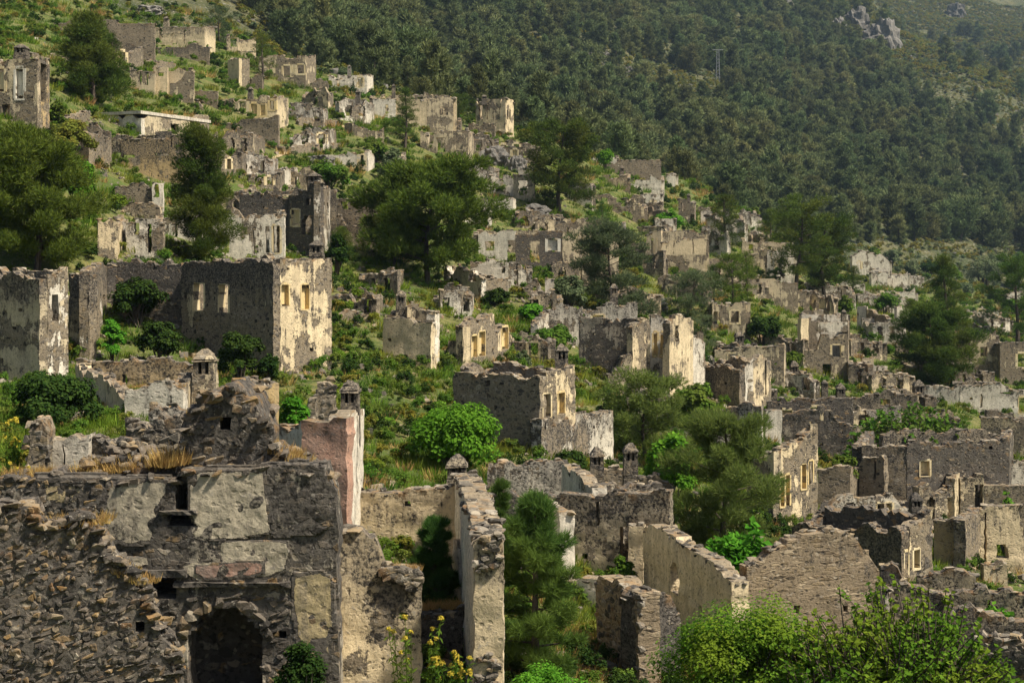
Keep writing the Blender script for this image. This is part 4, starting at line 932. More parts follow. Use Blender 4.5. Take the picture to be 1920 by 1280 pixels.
R54.box(984, 1400, 1450, 1533, ([(1400,866),(1420,858),(1450,846)],846,802), 50, (), [(1463,892,1471,950,'no'),(1473,888,1481,948,'no'),(1503,868,1512,916,'no'),(1516,862,1525,908,'no'),(1474,934,1477,944,'d')], pA=dict(mat='stone'), pB=dict(mat='cream', pl=.45, soot=.35)); R54.finish(limit=60)
R55 = H('stepped grey stone ruin with a tall pale pier right of the yellow windowed house', mat='stone', pl=.3, soot=.4); d = D(1570,962)
R55.wall(1534, d, 1594, d-.3, [(1534,876),(1540,872),(1594,874)], pl=.2); R55.wall(1594.5, d-.2, 1611, d+1.6, [874,868], mat='white', pl=.4); R55.wall(1611, d+1.2, 1658, d+.4, [(1611,868),(1616,852),(1634,852),(1658,850)], [(1638,852,1642,900,'d')], mat='cream', pl=.25); R55.finish(limit=90)
S56 = H('wide dark walled courtyard house with orange-edged wall tops on the right', mat='dark', pl=.35, soot=.65); d = D(1700,985)
S56.wall(1616, d+1.5, 1700, d+1, [(1616,828),(1640,832),(1700,832)], mat='stone', pl=.25); S56.wall(1700.5, d+1, 1892, d+2, [(1700,832),(1720,830),(1800,826),(1892,816)], [(1725,862,1744,892,'n')], pl=.25); S56.wall(1655, d+9, 1892, d+10, [(1655,808),(1800,804),(1892,806)], mat='stone', pl=.5, soot=.8); S56.wall(1616, d+2, 1640, d+9, [828,810]); S56.wall(1892, d+2.6, 1900, d+9, [816,806]); S56.finish(limit=70)
G57 = H('pale gabled wall with ochre and white plaster at the right edge', mat='cream', pl=.55, soot=.6); d = D(1850,1000)
G57.wall(1790, d, 1800, d+.5, [(1790,892),(1800,884)], pl=.8); G57.wall(1800, d+1, 1850, d+4, [(1800,884),(1830,862),(1850,854)], mat='white', pl=.5); G57.wall(1800.5, d+.3, 1845, d+.3, [(1800,890),(1845,892)], [(1828,908,1843,960,'h')]); G57.wall(1845.5, d+.3, 1960, d, [(1845,906),(1900,904),(1960,906)], mat='stone', pl=.35); G57.wall(1850, d+5, 1960, d+5, [856,858,866], mat='white', pl=.6); G57.finish(limit=60)
G58 = H('roofless house with cream interior rooms at the right edge', mat='cream', pl=.6, soot=.65); d = D(1850,1082)
G58.wall(1810, d, 1838, d+3, [(1810,974),(1838,952)], pl=.4); G58.wall(1838.5, d+3, 1960, d+3, [(1838,948),(1900,946),(1960,950)], [(1868,1020,1892,1046,'r'),(1846,960,1850,1060,'d')], pl=.55, soot=.55); G58.wall(1750, d+1, 1810, d+.4, [(1750,970),(1780,966),(1810,976)], [(1800,990,1804,1060,'d')], mat='ochre', pl=.7); G58.wall(1846, d-1, 1890, d-1, [(1846,1052),(1870,1046),(1890,1050)], pl=.8); G58.finish(limit=80)
T58 = H('dark stone house with two cream window slots in its sunlit end wall, lower right', mat='dark', pl=.15, soot=.45)
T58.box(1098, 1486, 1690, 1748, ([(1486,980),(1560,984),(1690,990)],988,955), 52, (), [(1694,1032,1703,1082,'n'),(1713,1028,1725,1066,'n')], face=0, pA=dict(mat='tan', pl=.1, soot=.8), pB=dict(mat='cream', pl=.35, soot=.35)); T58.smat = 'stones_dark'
T58.chim(1717, 923, 965, 22, T58.geo[3] + 5.5); T58.finish(limit=120)

# ---------------------------------------------------------------- further shells packed between the houses above
fill = [
 ('small broken shell uphill of the white arcade front', 448, 500, 300, 330, 'white', .6), ('low cream shell right of the white arcade front', 546, 590, 330, 366, 'cream', .6),
 ('ruined corner below the house with ochre niches', 424, 470, 258, 292, 'stone', .4), ('grey shell between dark house and arcade front', 414, 450, 296, 322, 'stone', .3),
 ('low shell above the cistern wall', 640, 690, 196, 226, 'white', .5), ('broken shell under the crest ruin, uphill of the knoll house', 800, 858, 226, 246, 'stone', .4),
 ('pale stub house below the crest with the orange patch house', 884, 930, 262, 290, 'stone', .3), ('low wide shell beneath the knoll house', 760, 850, 326, 356, 'stone', .4),
 ('ruin with two jagged wall teeth left of the white block', 860, 916, 384, 420, 'white', .5), ('low grey shell right of the white block', 972, 1036, 404, 428, 'stone', .4),
 ('jagged pale shell on the ridge under the rose tinted house', 1180, 1232, 382, 408, 'cream', .5), ('small tan shell at the foot of the ridge cluster', 1206, 1250, 396, 424, 'tan', .3),
 ('tiny ridge shell left of the long tan house', 1068, 1106, 352, 384, 'white', .5), ('pale shell in front of the slender ridge pine', 1328, 1390, 416, 450, 'white', .6),
 ('low shell right of the slender ridge pine', 1392, 1440, 446, 474, 'cream', .5), ('grey shell left of the white portal ruin', 1330, 1384, 496, 530, 'stone', .4),
 ('broken shell behind the small dark window house', 1390, 1430, 530, 556, 'stone', .4), ('cream corner ruin right of the one-window grey house', 1520, 1560, 560, 600, 'cream', .5),
 ('wide low shell under the flat crowned dark pine', 1510, 1590, 540, 566, 'white', .5), ('shell with two teeth beyond the slanting side wall', 1614, 1676, 556, 580, 'white', .5),
 ('low grey shell in front of the slanting side wall', 1600, 1650, 640, 668, 'stone', .4), ('stub ruin between the doorway house and the cream panels', 1594, 1624, 690, 724, 'stone', .4),
 ('low ruin under the long grey plaster wall', 1456, 1520, 706, 738, 'white', .5), ('broken row house left of the two-storey doorway house', 1440, 1500, 640, 676, 'stone', .4),
 ('low ruin uphill of the house with orange lichen tops', 1224, 1300, 628, 664, 'stone', .4), ('cream stub house right of the ruined corner pier', 1222, 1262, 690, 724, 'cream', .5),
 ('low plastered shell behind the free standing corner', 830, 880, 556, 590, 'white', .5), ('grey shell uphill of the white plaster ruin', 1096, 1170, 538, 566, 'stone', .4),
 ('pale stub between outbuilding and grey facade', 952, 984, 506, 540, 'white', .5), ('low shell under the long grey facade', 1040, 1100, 500, 530, 'stone', .4),
 ('shell with jagged gable beside the rounded grey-green pine', 1196, 1240, 476, 520, 'stone', .4), ('low shell in front of the square two-window house', 1790, 1850, 700, 724, 'stone', .4),
 ('small shell beside the tall dark pine on the right', 1806, 1850, 610, 640, 'white', .5), ('far low shell in the valley beside the light green pine', 1850, 1890, 596, 622, 'white', .5),
 ('broken cream rooms behind the wide dark courtyard', 1690, 1780, 780, 812, 'cream', .5), ('low dark shell left of the wide dark courtyard', 1556, 1616, 806, 846, 'stone', .4),
 ('cream inner rooms right of the dark arched gable', 1600, 1680, 776, 806, 'cream', .6), ('low broken rooms in front of the pale gabled wall', 1730, 1790, 930, 985, 'cream', .5),
 ('plastered rooms behind the dark end-windowed house', 1570, 1690, 940, 975, 'white', .6), ('low cream rooms at the edge above the cream interior house', 1856, 1930, 900, 940, 'cream', .6),
 ('crumbled shell left of the house with ochre wall panels uphill', 196, 240, 96, 124, 'stone', .4), ('low shell behind the spreading pine', 90, 160, 250, 285, 'stone', .3),
 ('grey shell left of the soot-black ruin', 400, 446, 372, 400, 'stone', .4), ('low ruin between soot-black ruin and largest house', 630, 700, 420, 460, 'stone', .4),
 ('jagged shell right of the narrow sunlit tower house', 576, 612, 176, 204, 'cream', .5), ('low pale ruin on the bushy slope above the dirt path', 540, 600, 206, 232, 'white', .5),
 ('grey shell at the lower end of the dirt path', 470, 520, 330, 352, 'stone', .4), ('cream walled shell right of the half hidden cream house', 700, 750, 296, 326, 'cream', .5),
 ('pale shell uphill of the half hidden cream house', 556, 612, 250, 276, 'white', .5), ('white toothed ruin beside the rocks of the knoll', 880, 930, 322, 350, 'white', .6),
 ('long low shell between knoll rocks and ridge pine', 930, 1000, 276, 300, 'stone', .4), ('shell with two windows in front of the ridge pine', 1010, 1080, 416, 448, 'cream', .5),
 ('broken pale room below the ruin with the arched doorway', 1100, 1160, 424, 452, 'white', .5), ('cream shell behind the bright green small tree', 1200, 1250, 428, 452, 'cream', .5),
 ('narrow white shell right of the tall panel house', 1330, 1360, 446, 484, 'white', .6), ('stone shell downhill of the tall panel house', 1250, 1320, 534, 566, 'stone', .4),
 ('pale twin-walled shell left of the portal ruin', 1388, 1420, 404, 430, 'white', .6), ('cream shell between the panel house and ruined pier', 1170, 1224, 560, 596, 'cream', .5),
 ('low white shell below the small dark window house', 1350, 1410, 654, 690, 'white', .5), ('stone shell right of the one-window grey house', 1524, 1580, 606, 650, 'stone', .4),
 ('broken white room beside the leaning fragment', 1640, 1682, 610, 645, 'white', .6), ('cream shell downhill of the cream panels ruin', 1640, 1700, 706, 740, 'cream', .5),
 ('grey shell under the square two-window house', 1730, 1790, 690, 724, 'stone', .4), ('low shell left of the free standing corner', 640, 700, 560, 592, 'stone', .3),
 ('grey shell in the shrubs below the broad central pine', 690, 740, 520, 552, 'stone', .3), ('broken cream room right of the outbuilding', 1000, 1040, 560, 590, 'cream', .5),
 ('long low shell behind the central stone house', 940, 1020, 640, 676, 'stone', .4), ('white shell uphill of the wide house with orange lichen', 1310, 1370, 690, 716, 'white', .5),
 ('stone shell left of the square white pillar', 1390, 1440, 730, 764, 'stone', .4), ('cream toothed wall room by the right pine pair', 1690, 1740, 742, 776, 'cream', .5),
 ('pale jagged shell behind the loose feathery pine', 1180, 1240, 742, 782, 'white', .4), ('low shell at the foot of the terrace wall', 1150, 1210, 786, 826, 'stone', .4),
]
for i, (lb, xa, xb, yt, yb, mt, pl) in enumerate(fill):
    h = H(lb, mat=mt, pl=pl, soot=.65); d = D((xa+xb)/2, yb); k_ = .42*(yb - yt); yt -= k_; xa -= .09*(xb-xa); xb += .09*(xb-xa); wpx = xb - xa; m = xa + wpx*rs.uniform(.35,.65); hh = yb - yt
    prof = [(xa, yt + rs.uniform(0,.3)*hh), (xa + wpx*.2, yt), (m, yt + rs.uniform(0,.35)*hh), (xb - wpx*.2, yt + rs.uniform(-.05,.2)*hh), (xb, yt + rs.uniform(.05,.5)*hh)]
    ww, wh = min(.9*F/d, wpx*.2), min(1.5*F/d, hh*.55); ops_ = []
    n_ = 1 if wpx < 45 else 2
    for k in range(n_):
        x_ = xa + wpx*(k + .5)/n_ + rs.uniform(-.08,.08)*wpx; y_ = yt + hh*.32; ops_.append((x_ - ww/2, y_, x_ + ww/2, y_ + wh, rs.choice(['r','h','w','h','a'])))
    sk_ = rs.uniform(-.06,.06)*d*.3
    h.wall(xa, d + sk_, xb, d, prof, ops_, rag=.25)
    dep = rs.uniform(4.5, 6.5)
    for x_, dd in ((xa, d + sk_), (xb, d)):
        x2 = CX + (x_ - CX)*dd/(dd + dep) + rs.uniform(-.2,.2); h.wall(x_, dd + .52, x2, dd + dep, [yt + rs.uniform(0,.4)*hh, yt + rs.uniform(0,.3)*hh], rag=.3)
    if rs.random() < .7: h.wall(xa + .12*wpx, d + dep*.5, xa + .7*wpx, d + dep*.5, [yt + .25*hh, yt + .05*hh, yt + .5*hh], rag=.3)
    h.wall(CX + (xa-CX)*d/(d+dep), d + dep + .52, CX + (xb-CX)*d/(d+dep), d + dep + .55, [yt + rs.uniform(-.2,.3)*hh, yt - .15*hh, yt + rs.uniform(0,.4)*hh], rag=.35)
    if i % 9 == 4: h.geo = (0,0,0,d+3); h.chim(m, yt - .35*hh, yt + .4*hh, max(7, .7*F/d), d + dep - .5)
    h.finish()
# ---------------------------------------------------------------- foreground ruins
def panel(h, poly, d, mat, name='plaster_panel', th=.02, off=.022, pl=.7, soot=.5, grow=9, fade=20.):
    """thin skin of old plaster on a wall face (poly in photo pixels, wall face at depth d), breaking up towards its rim"""
    cx_ = sum(p[0] for p in poly)/len(poly); cy_ = sum(p[1] for p in poly)/len(poly)
    P = []
    for x, y in poly:
        l = math.hypot(x-cx_, y-cy_) or 1; P.append((x + (x-cx_)/l*grow, y + (y-cy_)/l*grow))
    def sd(x, y):
        ins = False; dm_ = 1e9
        for (x1, y1), (x2, y2) in zip(P, P[1:] + P[:1]):
            if (y1 > y) != (y2 > y) and x < (x2-x1)*(y-y1)/(y2-y1) + x1: ins = not ins
            t = max(0, min(1, ((x-x1)*(x2-x1)+(y-y1)*(y2-y1))/((x2-x1)**2+(y2-y1)**2+1e-9))); dm_ = min(dm_, math.hypot(x-x1-t*(x2-x1), y-y1-t*(y2-y1)))
        return dm_ if ins else -dm_
    st = 4.0; x0, x1 = min(p[0] for p in P), max(p[0] for p in P); y0, y1 = min(p[1] for p in P), max(p[1] for p in P)
    nx, ny = int((x1-x0)/st) + 2, int((y1-y0)/st) + 2; idx = {}; V = []; R_ = []; Q = []
    RL = h.root.location
    def vt(i, j):
        if (i, j) not in idx:
            x, y = x0 + i*st, y0 + j*st; e = sd(x, y); idx[(i, j)] = len(V)
            o_ = off if e > st else -.06
            V.append((PX(x, d) - RL.x, d - o_ - .02*nz(x*.05, y*.05, 3) - RL.y, ZZ(y, d) - RL.z)); R_.append(max(0., 1 - max(e, 0)/fade))
        return idx[(i, j)]
    for i in range(nx):
        for j in range(ny):
            if sd(x0 + (i+.5)*st, y0 + (j+.5)*st) > 0: Q.append((vt(i, j+1), vt(i+1, j+1), vt(i+1, j), vt(i, j)))
    n0 = len(V); V2 = V + [(a, b + .12, c) for a, b, c in V]; ed = {}
    for q in Q:
        for a, b in zip(q, q[1:] + q[:1]):
            if (b, a) in ed: del ed[(b, a)]
            else: ed[(a, b)] = 1
    Q2 = Q + [(b, a, a + n0, b + n0) for a, b in ed]
    me = mesh_np(name, V2, [Q2], True); me.set_sharp_from_angle(angle=.7)
    me.attributes.new('top', 'FLOAT', 'POINT').data.foreach_set('value', np.full(len(V2), 2.0, np.float32))
    me.attributes.new('rim', 'FLOAT', 'POINT').data.foreach_set('value', np.array(R_ + R_, np.float32))
    o = h.part(name, me, mat); o['plaster'] = pl; o['soot'] = soot; return o
def ledge(h, xa, xb, ya, yb, d, proud=.10, mat='dark', name='ledge'):
    n = 9; V = []; Q = []
    for i in range(n):
        x = xa + (xb-xa)*i/(n-1)
        for dy, yy in ((-proud + rs.uniform(-.03,.03), ya), (-proud*.9 + rs.uniform(-.03,.03), yb), (.15, yb), (.15, ya)):
            V.append((PX(x, d), d + dy, ZZ(yy + rs.uniform(-1.5,1.5), d)))
    for i in range(n-1):
        for k in range(4): Q.append((i*4+k, (i+1)*4+k, (i+1)*4+(k+1)%4, i*4+(k+1)%4))
    Q += [(0,1,2,3), ((n-1)*4+3,(n-1)*4+2,(n-1)*4+1,(n-1)*4)]
    RL = h.root.location; me = mesh_np(name, np.array(V) - np.array(RL), [Q])
    at = me.attributes.new('top', 'FLOAT', 'POINT'); at.data.foreach_set('value', np.full(len(V), .6, np.float32))
    o = h.part(name, me, mat); o['soot'] = .7; o['plaster'] = .15

CH = H('dark ruined stone chapel front with an arched black doorway', cat='chapel', name='ruined_chapel', group=None, mat='dark', pl=.42, soot=.85); CH.smat = 'stones_dark'
dC = 28.0
sk = [(200,880,640,1100),(545,1070,640,1300),(352,880,500,1012),(500,872,612,1010),(338,1012,545,1092),(206,905,300,1012),(190,1040,314,1066),(548,1075,628,1200)]
CH.wall(-70, dC, 632, dC, [(-70,888),(60,886),(150,884),(200,888),(340,880),(500,874),(560,870),(600,872),(616,890),(632,915)],
        [(352,1138,492,1330,'a'),(328,892,351,958,'h'),(303,955,370,986,'r'),(216,1080,330,1122,'d')], th=.8, rag=.07, res=.13, face=.145, skip=sk)
CH.wall(-60, dC+1.6, 620, dC+1.6, [900,900], th=.4, mat='dark', pl=.1, cope=False, res=.5)  # backing wall added so the slots and doorway read dark
CH.wall(632, dC+.81, 626, dC+5, [915,930,925], th=.8, mat='cream', pl=.5, inw=pt(400,31))
# side walls of the unseen room behind the doorway, added to darken it
for xa, xb, yy in ((300,330,1100),(512,545,1100)):
    CH.wall(xa, dC+2.02, xb+(6 if xa < 400 else -6), dC+6.5, [yy, yy], th=.5, cope=False, res=.5)
panel(CH, [(354,884),(420,882),(498,882),(500,940),(506,1000),(480,1004),(440,1008),(400,1010),(345,1002),(372,985),(356,960)], dC, 'greyplaster', pl=.86, soot=.5)
panel(CH, [(412,1012),(520,1010),(538,1014),(541,1040),(532,1072),(500,1088),(380,1092),(352,1078),(330,1052),(412,1044)], dC, 'greyplaster', pl=.84, soot=.5)
panel(CH, [(362,1054),(480,1044),(500,1050),(500,1078),(470,1086),(384,1090),(366,1078)], dC, 'roseplaster', name='rose_plaster_patch', off=.036, pl=.66, soot=.5, grow=4, fade=14)
panel(CH, [(502,876),(560,872),(606,876),(618,920),(616,985),(590,1000),(512,1006),(502,940)], dC, 'greyplaster', name='blackened_plaster', pl=.50, soot=1.35)
panel(CH, [(200,905),(250,900),(312,898),(320,930),(296,958),(312,988),(312,1016),(240,1022),(200,1012),(192,960)], dC, 'greyplaster', name='stained_plaster', pl=.76, soot=.85)
panel(CH, [(190,1042),(313,1038),(313,1064),(190,1066)], dC, 'greyplaster', name='plaster_strip', pl=.8, soot=.5, grow=3, fade=8)
panel(CH, [(548,1078),(600,1070),(626,1085),(630,1180),(620,1260),(575,1250),(552,1190),(546,1120)], dC, 'ochredark', name='ochre_plaster', pl=.70, soot=.7)
panel(CH, [(70,892),(190,892),(196,940),(150,955),(80,950)], dC, 'ochredark', name='ochre_plaster', pl=.45, soot=.7)
ledge(CH, 326, 546, 1090, 1098, dC); ledge(CH, 205, 352, 1066, 1080, dC, .14); ledge(CH, 300, 372, 956, 964, dC, .12)
# voussoirs round the arch
for i in range(12):
    a = math.pi*(i + .5)/12; x = 422 + 80*math.cos(a); y = 1196 - 66*math.sin(a)
    m = Matrix.Translation((PX(x, dC) - CH.root.location.x, dC + .08 - CH.root.location.y, ZZ(y, dC) - CH.root.location.z)) @ Matrix.Rotation(math.pi/2 - a, 4, 'Y') @ Matrix.Diagonal((.27*rs.uniform(.9,1.15), .3, .24*rs.uniform(.85,1.25), 1))
    CH.stones.append((1, dC, m, True))
CH.wall(340, dC+.3, 500, dC+.3, [(340,800),(345,775),(370,746),(400,724),(425,716),(450,724),(474,746),(495,775),(500,800)], [(412,782,433,806,'h')], th=1.5, rag=.04, res=.13, face=.19, soot=.9, pl=.1, bot=905)
CH.wall(500.5, dC+.4, 610, dC+.4, [(500,838),(525,842),(545,850),(575,862),(610,874)], th=1.1, rag=.12, res=.15, face=.17, bot=905)
CH.wall(140, dC+.5, 340, dC+.5, [(140,884),(200,877),(300,872),(340,862)], th=1.2, rag=.12, res=.2, bot=920)
CH.finish(limit=290)

FW = H('low dark rubble wall stump crumbling in the lower left corner', cat='wall', name='ruined_wall', group=None, mat='dark', pl=.08, soot=.7); FW.smat = 'stones_dark'
FW.wall(-80, 24.0, 335, 24.6, [(-80,950),(30,946),(62,952),(72,985),(120,978),(160,962),(190,1000),(205,1045),(235,1060),(272,1100),(283,1140),(300,1180),(320,1200),(335,1270)], th=1.0, rag=.08, res=.13, face=.112)
prof = [(-20,950),(30,946),(62,952),(72,985),(120,978),(160,962),(190,1000),(205,1045),(235,1060),(272,1100),(283,1140),(300,1180),(320,1200),(335,1270)]
for q in range(230):
    f = rs.random()*(len(prof)-1); i = int(f); f -= i; x = prof[i][0] + (prof[i+1][0]-prof[i][0])*f; y = prof[i][1] + (prof[i+1][1]-prof[i][1])*f
    d = 24.0 + .6*(x + 80)/415 + rs.uniform(-.05, .75); k = rs.uniform(.12, .27)
    m = Matrix.Translation(Vector((PX(x,d), d, ZZ(y + rs.uniform(-5,6), d))) - FW.root.location) @ Matrix.Rotation(rs.uniform(-.6,.6), 4, 'Z') @ Matrix.Rotation(rs.uniform(-.35,.35), 4, 'Y') @ Matrix.Diagonal((k*1.25, k, k*.6, 1)); FW.stones.append((k*k/24*1.3, d, m, True))
FW.finish(limit=290)
RH = H('heap of fallen stones on the chapel roof beside the gable', cat='rubble heap', name='rubble_heap', group=None); RH.smat = 'stones_dark'
RH.base(PX(245, 29.6), 29.6); RH.dmin = 28
for i in range(110):
    x = rs.uniform(150, 338); d = rs.uniform(28.6, 31); e = 1 - abs((x - 235)/100)**2
    y = 880 - max(0, rs.random()**.6*e*52 * (1 - abs(d-29.8)/2.2)); k = rs.uniform(.14,.36)
    m = Matrix.Translation(Vector((PX(x,d), d, ZZ(y,d))) - RH.root.location) @ Matrix.Rotation(rs.uniform(0,6), 4, 'Z') @ Matrix.Rotation(rs.uniform(-.5,.5), 4, 'X') @ Matrix.Diagonal((k, k*.8, k*.6, 1))
    RH.stones.append((k, d, m, True))
RH.finish(limit=150)
B24 = H('dark broken walls stepping down behind the chapel gable', mat='stone', pl=.35, soot=.8); d = 38
B24.wall(236, d, 340, d, [(236,782),(252,778),(262,800),(300,776),(340,772)], face=.2, rag=.2); B24.wall(280, d+3, 400, d+3, [(280,768),(340,764),(400,766)], mat='white', pl=.6, soot=.8); B24.wall(150, d-3, 240, d-3.5, [(150,826),(200,818),(240,812)], face=.2, rag=.25); B24.finish(limit=140)
B23 = H('square stone pillar with a low plastered wall at the left edge behind the chapel', mat='stone', pl=.4, soot=.6); d = 34
B23.wall(52, d, 84, d, [(52,786),(58,776),(76,776),(84,792)], face=.19, th=.8); B23.wall(84.5, d+.6, 165, d+.6, [(84,822),(165,820)], [(118,832,121,880,'d')], mat='white', pl=.75, soot=.6); B23.finish(limit=120)
B18 = H('low roofless house with an ochre inner wall and a pitched cap chimney, middle left', mat='cream', pl=.6, soot=.65); d = 60
B18.wall(235, d-8, 345, d-8, [(235,722),(300,720),(345,722)], [(318,740,322,775,'d')], mat='white', pl=.65, soot=.55, bot=790)
B18.wall(142, d, 234, d-7.4, [(142,684),(190,700),(234,744)], mat='cream', pl=.75, soot=.55); B18.wall(143, d+.6, 380, d+.6, [(143,676),(250,672),(345,670),(380,690)], [(230,700,238,720,'r')], mat='ochre', pl=.75, soot=.75, rag=.1)
B18.wall(345.5, d-7.8, 372, d, [(345,722),(372,690)], mat='cream', pl=.6)
B18.geo = (0,0,0,d-6); B18.chim(385, 652, 740, 42, d-4.2, mat='stone', soot=.5); B18.finish(limit=100)
B19 = H('grey wall with an orange rusty post end behind the chapel gable', cat='wall', name='ruined_wall', mat='white', pl=.55, soot=.65); d = 50; B19.wall(430, d, 494, d-.4, [(430,714),(494,716)]); B19.wall(494.5, d-.4, 522, d-.2, [(494,722),(512,722),(518,712),(522,716)], mat='ochre', pl=.6, soot=.2); B19.finish(limit=60)
B25 = H('pink plastered ruin with a bright white side wall and a domed chimney', mat='pink', pl=.72, soot=.55); d = 38.5
B25.wall(566, d, 650, d-.3, [(566,786),(600,782),(650,780)], bot=None, rag=.03, cope=False); B25.wall(650.5, d+.24, 682, d+5.7, [(650,778),(660,772),(682,768)], [(653,840,659,925,'d'),(668,780,671,925,'d')], mat='white', pl=.8, soot=.25, cope=False)
B25.wall(498, d+2, 566, d+.3, [(498,812),(512,800),(530,792),(545,796),(566,788)], mat='white', pl=.75, soot=.5); B25.geo = (0,0,0,d+4.2); B25.chim(657, 712, 800, 36, d+4.2, mat='stone', soot=.9); B25.finish(limit=60)
B26 = H('thin grey stone stubs flanking a green shrub behind the pink ruin', cat='wall', name='ruined_wall', mat='stone', pl=.3); d = 56; B26.wall(594, d, 626, d, [(594,716),(610,712),(626,718)], face=.25); B26.wall(578, d-3, 592, d-3, [742,740]); B26.finish(limit=60)
U62 = H('low white-plastered parapet house with two cap chimneys, below the bright leafy trees', mat='white', pl=.5, soot=.75); d = 47
U62.wall(915, d+5, 1078, d+5, [(915,870),(1000,866),(1078,866)], [(1000,884,1040,902,'blind')], mat='white', pl=.62, soot=.75, rag=.06)
U62.wall(1052, d+4.6, 1110, d, [(1052,868),(1080,884),(1110,910)], mat='white', pl=.7, soot=.3, rag=.05)
U62.wall(1002, d-1.6, 1048, d-3.6, [(1002,935),(1048,960)], mat='white', pl=.8, soot=.3)
U62.wall(918, d, 1040, d-.2, [(918,916),(1000,922),(1040,926)], mat='dark', pl=.5, soot=.75); U62.wall(1040.5, d-.2, 1256, d-1.4, [(1040,928),(1110,922),(1230,912),(1256,922)], [(1118,940,1124,985,'d'),(1162,980,1196,1062,'r')], mat='stone', pl=.55, soot=.75, face=0)
U62.wall(1112, d+.6, 1240, d+1, [(1112,914),(1160,908),(1240,906)], mat='dark', pl=.5, soot=.4)
U62.geo = (0,0,0,d+7); U62.chim(1119, 838, 915, 27, d+6.5, mat='stone'); U62.chim(1182, 830, 915, 28, d+6, mat='stone'); U62.finish(limit=220)
h = H('flat topped stone wall between the two cap chimneys and the pine', cat='wall', name='ruined_wall', mat='stone', pl=.25); d = 55; h.wall(1098, d, 1200, d, [(1098,886),(1150,872),(1200,896)]); h.wall(1200.5, d-1, 1266, d-1, [(1200,896),(1230,886),(1266,906)], rag=.3); h.finish(limit=60)
W63 = H('dark topped wall with a broad cream plaster field behind the dividing pier', cat='wall', name='ruined_wall', mat='cream', pl=.86, soot=.62); d = 43
W63.wall(610, d, 872, d-.6, [(610,924),(700,920),(800,914),(872,906)], rag=.08); W63.geo = (0,0,0,d+1.5); W63.chim(857, 850, 930, 39, d+1.4, mat='stone', soot=1); W63.finish(limit=110)
W64 = H('long dividing wall running away from the viewer, ending in a tall stone pier', cat='wall', name='ruined_wall', mat='white', pl=.62, soot=.35)
W64.wall(889, 29.4, 944, 29.4, [(889,1006),(905,996),(930,1000),(944,1014)], th=.55, mat='cream', pl=.70, soot=.75, face=0, rag=.05)
W64.wall(889, 29.9, 853, 43, [(889,1006),(882,970),(872,925),(862,900),(853,890)], th=.62, rag=.1, pl=.72, soot=.25, res=.16)
for q in range(140):
    d = 29.6 + 13*rs.random(); px = np.interp(d, [29.9,43], [889,853]) + (rs.random()**1.0)*(.62*F/d)
    y = np.interp(d, [29.4,32,36,40,43], [1004,975,935,908,893]) + rs.uniform(-5,3)
    k = rs.uniform(.16,.30); m = Matrix.Translation(Vector((PX(px,d), d, ZZ(y,d))) - W64.root.location) @ Matrix.Rotation(rs.uniform(-.3,.3), 4, 'Z') @ Matrix.Rotation(rs.uniform(-.4,.4), 4, 'Y') @ Matrix.Diagonal((k*1.3, k, k*.45, 1))
    W64.stones.append((k, d, m, True))
for (y0, y1, n) in ((1000, 1070, 22), (1225, 1285, 16)):
    for q in range(n):
        x = rs.uniform(893, 941); y = rs.uniform(y0, y1); k = rs.uniform(.10,.22)
        m = Matrix.Translation(Vector((PX(x,29.4), 29.37, ZZ(y,29.4))) - W64.root.location) @ Matrix.Rotation(rs.uniform(-.3,.3), 4, 'Y') @ Matrix.Diagonal((k*1.2, .16, k*.7, 1)); W64.stones.append((k, 29.4, m, True))
W64.finish(limit=220)
W64b = H('leaning pale timber-like plaster post beside the dividing wall', cat='wall', name='ruined_wall', mat='white', pl=.7, soot=.3, group=None); W64b.wall(849, 38, 862, 37.4, [(849,1018),(862,1014)], th=.3, cope=False); W64b.finish()
W65 = H('ochre and grey mottled plaster wall with a small square hole, beside the chapel', cat='wall', name='ruined_wall', mat='cream', pl=.66, soot=.80, group=None); d = 30.4
W65.wall(634, d, 790, d+.2, [(634,985),(642,990),(700,994),(712,992),(716,1040),(722,1056),(735,1062),(786,1064),(790,1070)], [(751,1147,763,1163,'h')], th=.6, rag=.05, res=.13)
for q in range(46):
    t = rs.random(); x = rs.uniform(722, 788); y = 1064 + rs.random()**1.3*60*(x-715)/75 + 4; k = rs.uniform(.12,.26)
    m = Matrix.Translation(Vector((PX(x,d), d+.05, ZZ(y,d))) - W65.root.location) @ Matrix.Rotation(rs.uniform(-.3,.3), 4, 'Y') @ Matrix.Diagonal((k*1.3, .2, k*.75, 1)); W65.stones.append((k, d, m, True))
W65.finish(limit=120)
W65c = H('low dark back wall with grass on top between the mottled wall and the pier', cat='wall', name='ruined_wall', mat='dark', pl=.2, soot=.8); W65c.wall(770, 34.5, 868, 34.5, [(770,1140),(868,1136)]); W65c.finish(limit=60)
W60 = H('bright cream plastered wall with an arched slot, its top sloping down to the right', cat='wall', name='ruined_wall', mat='cream', pl=.95, soot=.22); 
W60.wall(1207, 45, 1372, 38.5, [(1207,986),(1218,980),(1240,986),(1260,1004),(1290,1022),(1320,1040),(1345,1062),(1372,1088)], [(1255,1054,1272,1112,'a'),(1310,1134,1316,1156,'a')], rag=.07); W60.wall(1207, 45.5, 1230, 48, [984,980]); W60.finish(limit=120)
W61 = H('dark stub of wall with lit stone edges standing in the yard', cat='wall', name='ruined_wall', mat='tan', pl=.3, soot=.5); 
W61.wall(1117, 38.2, 1196, 35.5, [(1117,1085),(1150,1082),(1170,1092),(1196,1110)], pl=.35, face=.18, th=.6); W61.wall(1196.5, 35.6, 1276, 36.6, [(1196,1112),(1215,1104),(1262,1122),(1276,1148)], mat='dark', pl=.05, soot=1.0, th=.6); W61.finish(limit=160)  # left face of lighter stone, right face darker
